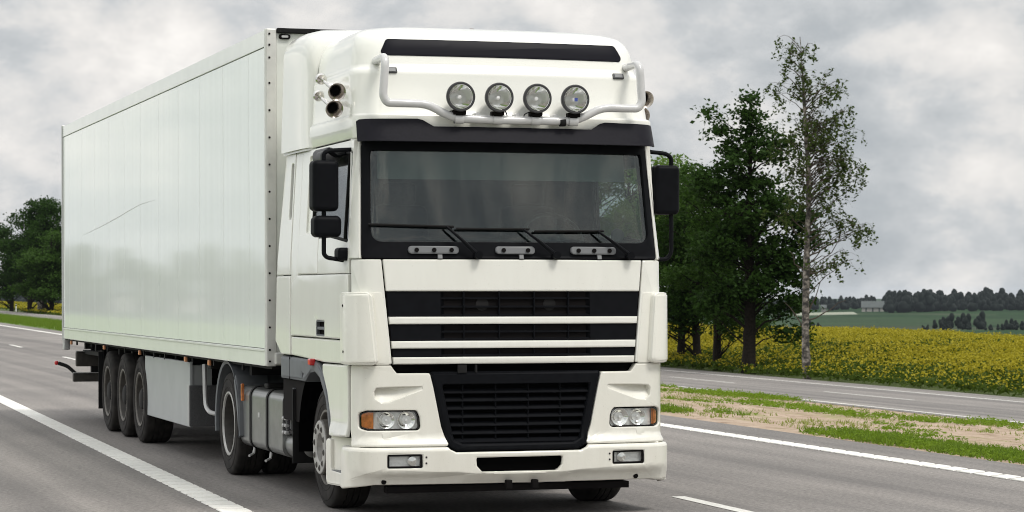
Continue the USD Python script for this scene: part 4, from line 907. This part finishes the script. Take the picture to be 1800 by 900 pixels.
# dark broadleaf tree with the thick trunk
g = np.random.default_rng(23)
dt = [(0, 0, -.1, .30), (.03, 0, 1.0, .22), (.06, 0, 3.0, .18), (.0, 0, 5.0, .13), (.05, 0, 7.2, .07), (.1, 0, 9.0, .03)]
dl = [lob(.05, 0, 9.0, .25, .4, .8, .5), lob(.55, 0, 8.3, .45, .6, .55, .7), lob(-.75, 0, 8.3, .45, .6, .6, .7), lob(-1.2, 0, 9.0, .28, .3, .25, .25), lob(1.05, 0, 8.0, .35, .4, .35, .3), lob(0, 0, 7.2, 1.2, 1.3, .9, 2.4), lob(-1.2, 0, 6.6, .8, .9, .8, 1.5), lob(1.1, 0, 6.5, .45, .7, .5, .6),
      lob(0, 0, 5.6, 1.5, 1.6, .9, 3.0), lob(1.6, 0, 5.5, .5, .7, .45, .8), lob(1.9, 0, 4.7, .45, .6, .45, .8), lob(-.9, 0, 4.4, 1.2, 1.3, .8, 2.2), lob(1.1, 0, 4.1, .9, 1., .7, 1.7), lob(1.7, 0, 3.4, .5, .6, .5, .8), lob(0, -.3, 3.2, 1.3, 1.2, .6, 2.0), lob(1.3, 0, 2.4, .7, .7, .5, 1.0), lob(-1.2, 0, 2.6, .7, .8, .5, 1.0), lob(1.5, 0, 1.4, .45, .5, .35, .45)]
mA = tree_meshes(dt, dl, g, 330, 62, .165, (.24, .26, .20), 0, 0, .62, .05)
plant_tree('broadleaf_tree', 'dark green broadleaf tree with one thick trunk, just left of the birch', 'tree', (*xy(26.9, 62.0), -1.15), mA, 'bark_dark', 'leaf_dark')
# the lower, brighter trees that stand behind the cab and the mirror
def cluster(seed, h, w, leaf='leaf_mid', lean=0., clumps=230, low=1.3):
    g = np.random.default_rng(seed); t = [(0, 0, -.1, .17), (lean * .2, 0, h * .25, .13), (lean * .6, .1, h * .55, .09), (lean, 0, h * .95, .02)]
    lb = [lob(lean * .7 + g.uniform(-.4, .4) * w, g.uniform(-.4, .4) * w, z, w * (.42 if z < h * .8 else .24), w * .42, .8, 1.4 if z < h * .7 else .7) for z in np.linspace(low + .6, h - .55, 11)]
    return tree_meshes(t, lb, g, clumps, 62, .15, (.26, .26, .20), 0, 0, .6, .04)
plant_tree('broadleaf_tree', 'bright green broadleaf tree whose crown shows beside and below the right door mirror', 'tree', (*xy(27.4, 66.3), -1.15), cluster(31, 8.0, 2.7), 'bark_dark', 'leaf_mid')
plant_tree('broadleaf_tree', 'leaning green tree between the cab corner and the thick trunked dark tree', 'tree', (*xy(27.9, 69.6), -1.17), cluster(32, 7.4, 2.6, 'leaf_mid', -.5), 'bark_dark', 'leaf_dark')
plant_tree('broadleaf_tree', 'green tree nearest the white cab corner, its trunk rising beside the air deflector', 'tree', (*xy(28.1, 72.0), -1.17), cluster(33, 7.6, 3.0, 'leaf_mid', .3), 'bark_dark', 'leaf_mid')
plant_tree('broadleaf_tree', 'leafy tree seen only through the cab windows', 'tree', (*xy(28.6, 79.5), -1.17), cluster(34, 9.6, 4.2, clumps=620), 'bark_dark', 'leaf_bright')
plant_tree('broadleaf_tree', 'second leafy tree hidden behind the cab, glimpsed through its door window', 'tree', (*xy(28.4, 83.5), -1.17), cluster(35, 8.8, 4.6, clumps=560), 'bark_dark', 'leaf_bright')
# the group at the left edge of the picture
def big(seed, h, w, clumps, low, leaf_size=.30, droop_w=1.0):
    g = np.random.default_rng(seed); t = [(0, 0, -.2, .34), (0.05, 0, h * .25, .26), (-.05, 0, h * .6, .16), (.05, 0, h * .96, .03)]
    lb = [lob(g.uniform(-.35, .35) * w, g.uniform(-.4, .4) * w, z, w * (.48 if z < h * .72 else .28), w * .45, h * .075, 1.5 if z < h * .7 else .8) for z in np.linspace(low + .5, h - .8, 13)]
    return tree_meshes(t, lb, g, clumps, 40, leaf_size, (.5, .5, .38), .1, 0, .65, .08)
plant_tree('roadside_tree', 'tall dark tree with the thickest trunk at the left edge of the view', 'tree', (*xy(27.3, 322), -1.3), big(41, 15.0, 6.8, 560, 3.6, .36), 'bark_dark', 'leaf_dark')
plant_tree('roadside_tree', 'dark tree with a loose top standing against the rear edge of the trailer', 'tree', (*xy(27.9, 309), -1.3), big(42, 14.8, 5.2, 330, 3.4, .34), 'bark_dark', 'leaf_dark')
plant_tree('roadside_tree', 'fuller green tree just left of the trailer with a thin straight trunk', 'tree', (*xy(27.6, 297), -1.3), big(43, 11.0, 6.4, 460, 2.2, .34), 'bark_dark', 'leaf_mid')
plant_tree('roadside_tree', 'dark tree cut off by the left border of the picture', 'tree', (*xy(27.6, 352), -1.3), big(44, 12.5, 7.5, 420, 2.6, .36), 'bark_dark', 'leaf_dark')
plant_tree('pale_trunk_birch', 'small birch with a pale trunk between the dark trees on the left', 'tree', (*xy(27.7, 313), -1.3), big(45, 8.5, 3.0, 60, 3.8, .22), 'birch_bark', 'leaf_mid')
dp_ = thing('marker_post', 'white roadside marker post with a black band beside the far road on the left', 'marker post', (*xy(26.6, 334), -1.1))
obj('post', rbox(0, 0, .5, .14, .10, 1.0, .02), 'post_white', dp_); obj('band', rbox(0, 0, .84, .146, .106, .2, .02), 'seam_black', dp_)

# ------------------------------------------------------------------ rapeseed, grass
def rape_plants(n, area, hgt, wide, seed, leafy):
    """stems and leaves below, flower heads above: two meshes of small blades"""
    g = np.random.default_rng(seed); t = g.uniform(area[0], area[1], n); s = g.uniform(area[2], area[3], n); p = xy(t, s)
    z = zt(t); big_ = meshkit.fbm(np.stack([p[:, 0] * .16, p[:, 1] * .16, 0 * z], -1), 3, 9); fine = meshkit.fbm(np.stack([p[:, 0] * .9, p[:, 1] * .9, 0 * z], -1), 2, 12)
    h = hgt * (.74 + .42 * big_ + .25 * (fine - .5)) * (.30 + .70 * np.clip((t - 26.3) / 9, 0, 1) ** .7); base = np.column_stack([p, z])
    V, F, W, K, nv, nw = [], [], [], [], 0, 0
    for _ in range(leafy):
        c = base + np.column_stack([g.normal(size=(n, 2)) * wide, h * g.uniform(.25, .86, n)]); v, f = leaf_quads(c, wide * 1.5, g, .15, .42); V.append(v); F.append(f + nv); nv += len(v)
    lush = np.clip((meshkit.fbm(np.stack([p[:, 0] * .11, p[:, 1] * .085, 0 * z], -1), 3, 19) - .33) / .15, .22, 1)
    for k in range(leafy * 2 + 2):
        m = g.random(n) < lush * .85
        c = (base + np.column_stack([g.normal(size=(n, 2)) * wide * .9, h * g.uniform(.62, 1.08, n)]))[m]; v, f = leaf_quads(c, max(wide * .62, .085), g, .25, .75); W.append(v); K.append(f + nw); nw += len(v)
    return trimesh.Trimesh(np.vstack(V), np.vstack(F), process=False), trimesh.Trimesh(np.vstack(W), np.vstack(K), process=False)
RF = thing('rapeseed_crop', 'yellow flowering rapeseed filling the field behind the trees', 'crop', kind='stuff')
for n_, ar, hg, wd, sd, lf in ((38000, (26.25, 56, 36, 112), 1.12, .14, 51, 4), (5200, (26.5, 58, 120, 330), 1.15, .42, 52, 4), (5000, (29.5, 52, 330, 640), .62, .42, 53, 3)):
    a, b = rape_plants(n_, ar, hg, wd, sd, lf)
    obj('leaves', a, 'rape_green', RF, smooth=False, kind='stuff'); obj('flowers', b, 'rape_yellow', RF, smooth=False, kind='stuff')
def grass(n, seed, weight, t0, t1, s0, s1, hgt, blades=7):
    g = np.random.default_rng(seed); t = g.uniform(t0, t1, n * 4); s = g.uniform(s0, s1, n * 4)
    k = g.random(n * 4) < weight(t, s); t, s = t[k][:n], s[k][:n]; n = len(t); V = []
    p = xy(t, s); z = zt(t) + .02
    for _ in range(blades):
        o = g.normal(size=(n, 2)) * .055; a = g.uniform(0, 2 * PI, n); wdt = g.uniform(.006, .014, n); L = hgt * g.uniform(.4, 1.3, n); ln = g.normal(size=(n, 2)) * .45 * L[:, None]
        b0 = np.column_stack([p + o, z - .02]); dx = np.column_stack([np.cos(a) * wdt, np.sin(a) * wdt, 0 * a]); top = b0 + np.column_stack([ln, L])
        V.append(np.stack([b0 - dx, b0 + dx, top], 1).reshape(-1, 3))
    V = np.vstack(V); return trimesh.Trimesh(V, np.arange(len(V)).reshape(-1, 3), process=False)
def w_near(t, s):
    f = meshkit.fbm(np.stack([t * .7, s * .35, 0 * t], -1), 3, 21); return np.clip((f - .44) / .14, 0, 1) * np.exp(-((t - 7.1) / .45) ** 2) + .16 * np.clip((f - .62) / .06, 0, 1) * (t < 13)
def w_far(t, s):
    f = meshkit.fbm(np.stack([t * .5, s * .22, 0 * t], -1), 3, 27); return np.clip((f - .47) / .10, 0, 1) * np.exp(-((t - 16.7) / .9) ** 2) + .35 * np.clip((f - .58) / .06, 0, 1)
def tufts(n, seed, weight, t0, t1, s0, s1, hgt, per, leaf):
    g = np.random.default_rng(seed); t = g.uniform(t0, t1, n * 6); s = g.uniform(s0, s1, n * 6); k = g.random(n * 6) < weight(t, s); t, s = t[k][:n], s[k][:n]; n = len(t)
    p = xy(t, s); big_ = g.uniform(.35, 1.25, n); V, F, nv = [], [], 0
    for _ in range(per):
        r_ = g.normal(size=(n, 2)) * (.075 * big_)[:, None]; h = hgt * big_ * g.uniform(.05, 1, n) * np.exp(-(r_ ** 2).sum(1) / .012)
        v, f = leaf_quads(np.column_stack([p + r_, zt(t) + .015 + h]), leaf, g, .25, .38); V.append(v); F.append(f + nv); nv += len(v)
    return trimesh.Trimesh(np.vstack(V), np.vstack(F), process=False)
obj('grass_tufts', tufts(4000, 61, w_near, 6.5, 13, -4, 32, .09, 24, .048), 'weed_leaf', smooth=False, kind='stuff', label='bright green weeds and grass along the asphalt edge nearest the truck', cat='grass')
obj('grass_tufts', tufts(1900, 62, w_far, 12.5, 17.55, 8, 75, .12, 20, .06), 'weed_leaf', smooth=False, kind='stuff', label='thin grass scattered along the edge of the far carriageway', cat='grass')
obj('grass_blades', grass(2600, 65, w_near, 6.5, 9, -4, 30, .10, 7), 'grass_blade', smooth=False, kind='stuff', label='longer grass blades standing among the weeds by the near asphalt edge', cat='grass')
obj('dry_weeds', grass(2000, 63, lambda t, s: np.clip((meshkit.fbm(np.stack([t * .8, s * .5, 0 * t], -1), 3, 33) - .5) / .1, 0, 1), 6.8, 17.5, -4, 60, .06, 6), 'grass_dry', smooth=False, kind='stuff', label='sparse yellowish weeds on the sandy strip', cat='weeds')
obj('roadside_grass', grass(9000, 64, lambda t, s: 1 + 0 * t, 6.6, 17.4, 75, 260, .30, 6), 'grass_blade', smooth=False, kind='stuff', label='green grass on the strip behind the trailer at the left', cat='grass')

# ------------------------------------------------------------------ far country
def blob(g, sub=2):
    m = trimesh.creation.icosphere(sub); d = meshkit.fbm(m.vertices * 2.2 + g.uniform(0, 50), 3, int(g.integers(99))); m.vertices *= (.72 + .62 * d)[:, None]; return m
blobs = [blob(np.random.default_rng(70 + k)) for k in range(7)]
def wood(spots, seed, hmin, hmax):
    g = np.random.default_rng(seed); V, F, nv = [], [], 0
    for x, y, z in spots:
        h = g.uniform(hmin, hmax) * (.62 + .75 * float(meshkit.noise(np.array([x * .012, y * .012, 3.]), 5))); con = False
        for k in range(3):
            b = blobs[g.integers(7)]; a = g.uniform(0, 2 * PI); q = b.vertices @ np.array([[math.cos(a), math.sin(a), 0], [-math.sin(a), math.cos(a), 0], [0, 0, 1]])
            r = h * (.30 if not con else .20) * (1 - .22 * k) ; q = q * [r, r, h * (.30 if not con else .36)] + [x + g.normal() * r * .4, y + g.normal() * r * .4, z + h * (.28 + .24 * k)]
            V.append(q); F.append(b.faces + nv); nv += len(q)
    return trimesh.Trimesh(np.vstack(V), np.vstack(F), process=False)
def at(px, D, off=0.):       # a spot on the land at distance D, in the direction of horizontal picture place px of the 1800-wide photograph
    a = YAW + math.atan((px - 900) / 4401.2); p = CAM[:2] + D * np.array([math.sin(a), math.cos(a)]); t = p[0] - LEAN * p[1]
    return (p[0], p[1], float(zt(t)) - .06 + off)
g = np.random.default_rng(81)
spots = [at(px + g.normal() * 4, D) for px in np.arange(-500, 1535, 6) for D in (2500 + g.uniform(-60, 60), 2680 + g.uniform(-60, 60))]
spots = [s for s in spots]
obj('forest_belt', wood(spots, 82, 8, 12), 'forest', smooth=True, kind='stuff', label='dark line of woodland along the far horizon, left of the pale roofed barn and beyond', cat='woodland')
spots = [at(px + g.normal() * 4, D) for px in np.arange(1556, 2500, 6) for D in (2300 + g.uniform(-50, 50), 2450 + g.uniform(-60, 60), 2600 + g.uniform(-60, 60))]
obj('forest_belt', wood(spots, 83, 10, 16), 'forest', smooth=True, kind='stuff', label='taller dark woodland on the right horizon, right of the barn', cat='woodland')
for px, D, h, lab in ((1653, 1500, 7.0, 'dark round bush in the green field, leftmost of the group below the right woodland'), (1686, 1500, 9.0, 'larger dark bush in the green field, second from the left in its row'), (1717, 1480, 10.5, 'tallest dark tree of the row standing in the green field above the rapeseed'), (1700, 1460, 4.5, 'low dark scrub between the two taller field trees'), (1740, 1440, 3.6, 'low dark scrub right of the tallest field tree'), (1779, 1470, 6.5, 'dark bush in the green field near the right edge of the view'), (1797, 1460, 5.5, 'low dark bush at the right edge of the view'), (1762, 1450, 4.2, 'flat dark scrub between the tallest field tree and the bush near the right edge'), (1667, 1440, 4.0, 'low scrub joining the leftmost field bush to the larger one'), (1630, 1440, 3.2, 'smallest low scrub, left end of the field hedge'), (1420, 1450, 5.0, 'dark bush low in the valley right behind the birch trunk'), (1438, 1440, 4.0, 'small dark bush in the valley right of the birch trunk')):
    x, y, z = at(px, D); t = thing('field_bush', lab, 'bush', (x, y, z)); gg = np.random.default_rng(int(px))
    obj('crown', wood([(0, 0, 0), (h * .35, 1, 0), (-h * .4, 2, 0)], int(px), h * .75, h * 1.1), 'forest', t, smooth=True)
    obj('trunk', tube([(0, 0, -.5), (0, 0, h * .4)], [.25, .15], 6), 'bark_dark', t)
def barn(px, D, L, W, H, roof_h, lab):
    x, y, z = at(px, D); t = thing('barn', lab, 'building', (x, y, z), -math.degrees(YAW) - 8)
    obj('wall', bx(0, 0, H / 2 - .5, L, W, H + 1), 'barn_wall', t, smooth=False)
    v = np.array([(-L / 2 - .6, -W / 2 - .8, H - .3), (L / 2 + .6, -W / 2 - .8, H - .3), (L / 2 + .6, 0, H + roof_h), (-L / 2 - .6, 0, H + roof_h), (-L / 2 - .6, W / 2 + .8, H - .3), (L / 2 + .6, W / 2 + .8, H - .3)]); v = np.vstack([v, v - [0, 0, .3]])
    f = [(0, 1, 2), (0, 2, 3), (3, 2, 5), (3, 5, 4), (6, 8, 7), (6, 9, 8), (9, 11, 8), (9, 10, 11), (0, 6, 7), (0, 7, 1), (4, 5, 11), (4, 11, 10), (1, 7, 8), (1, 8, 2), (2, 8, 11), (2, 11, 5), (0, 3, 9), (0, 9, 6), (3, 4, 10), (3, 10, 9)]
    obj('roof', trimesh.Trimesh(v, f, process=False), 'barn_roof', t, smooth=False)
    for sx in (-1, 1): obj('gable', trimesh.Trimesh([(sx * L / 2, -W / 2, H), (sx * L / 2, W / 2, H), (sx * L / 2, 0, H + roof_h - .3)], [(0, 1, 2), (2, 1, 0)], process=False), 'barn_wall', t, smooth=False)
    for k in range(3): obj('door', bx(-L * .3 + k * L * .3, -W / 2 - .05, H * .4, L * .07, .1, H * .8), 'barn_roof', t, smooth=False)
barn(1534, 2330, 20, 12, 4.2, 5.6, 'long farm barn with a grey roof and pale walls before the far woodland')
barn(1448, 2350, 4.5, 6, 4.5, 2.5, 'small pale shed half hidden in the woodland left of the barn')
def far_sheet(name, corners_, m, lab):
    P_ = [at(*c) for c in corners_]; k = 14; (a, b, c, d) = corners_; V = []
    for u in np.linspace(0, 1, k):
        for v in np.linspace(0, 1, 6):
            px = (1 - v) * ((1 - u) * a[0] + u * b[0]) + v * ((1 - u) * d[0] + u * c[0]); D = (1 - v) * ((1 - u) * a[1] + u * b[1]) + v * ((1 - u) * d[1] + u * c[1]); V.append(at(px, D, .12))
    i, j = np.meshgrid(np.arange(k - 1), np.arange(5), indexing='ij'); q = i * 6 + j
    F = np.vstack([np.stack([q, q + 6, q + 7], -1).reshape(-1, 3), np.stack([q, q + 7, q + 1], -1).reshape(-1, 3)])
    obj(name, trimesh.Trimesh(np.array(V), F, process=False), m, smooth=True, kind='structure', label=lab, cat='field')
far_sheet('pale_field', [(1400, 2200), (1508, 2200), (1500, 2330), (1400, 2330)], 'pale_crop', 'thin pale strip of field left of the barn')
# what the glossy trailer side mirrors: a tree line and a few houses across the left-hand field
g = np.random.default_rng(91); sp_ = []
for az in np.arange(-24, -2.5, .28):
    D = 560 + g.uniform(-40, 60); a = math.radians(az); p = np.array([-1.3, 3]) + D * np.array([math.sin(a), math.cos(a)]); t = p[0] - LEAN * p[1]; sp_.append((p[0], p[1], float(zt(t)) - .1))
obj('field_trees', wood(sp_, 92, 6, 15), 'leaf_far', smooth=True, kind='stuff', label='row of trees across the left field, seen mirrored in the trailer side', cat='trees')
def house(az, D, lab):
    a = math.radians(az); p = np.array([-1.3, 3]) + D * np.array([math.sin(a), math.cos(a)]); t_ = p[0] - LEAN * p[1]; x, y, z = p[0], p[1], float(zt(t_))
    t = thing('farmhouse', lab, 'house', (x, y, z), -az)
    obj('wall', bx(0, 0, 2, 11, 8, 4.4), 'barn_wall', t, smooth=False)
    v = [(-6, -4.6, 4.2), (6, -4.6, 4.2), (6, 4.6, 4.2), (-6, 4.6, 4.2), (-6, 0, 7.2), (6, 0, 7.2)]; obj('roof', trimesh.Trimesh(v, [(0, 1, 5), (0, 5, 4), (2, 3, 4), (2, 4, 5), (3, 0, 4), (1, 2, 5), (0, 3, 2), (0, 2, 1)], process=False), 'barn_roof', t, smooth=False)
house(-9.9, 540, 'pale house across the left field, mirrored in the middle of the trailer side')
house(-9.0, 535, 'second pale house across the left field, mirrored left of the first')

# the air between here and the horizon
hz = usdkit.material(stage, '/World/Looks/haze', {'v': ('principled_volume', {'color': (.80, .88, 1.0), 'density': HAZE, 'anisotropy': .2})}, [], volume='v.volume')
M['haze'] = hz
obj('haze', bx(1500, 3750, -7.7, 10600, 9700, 47), 'haze', smooth=False, kind='stuff', label='thin pale haze over the far fields', cat='haze')
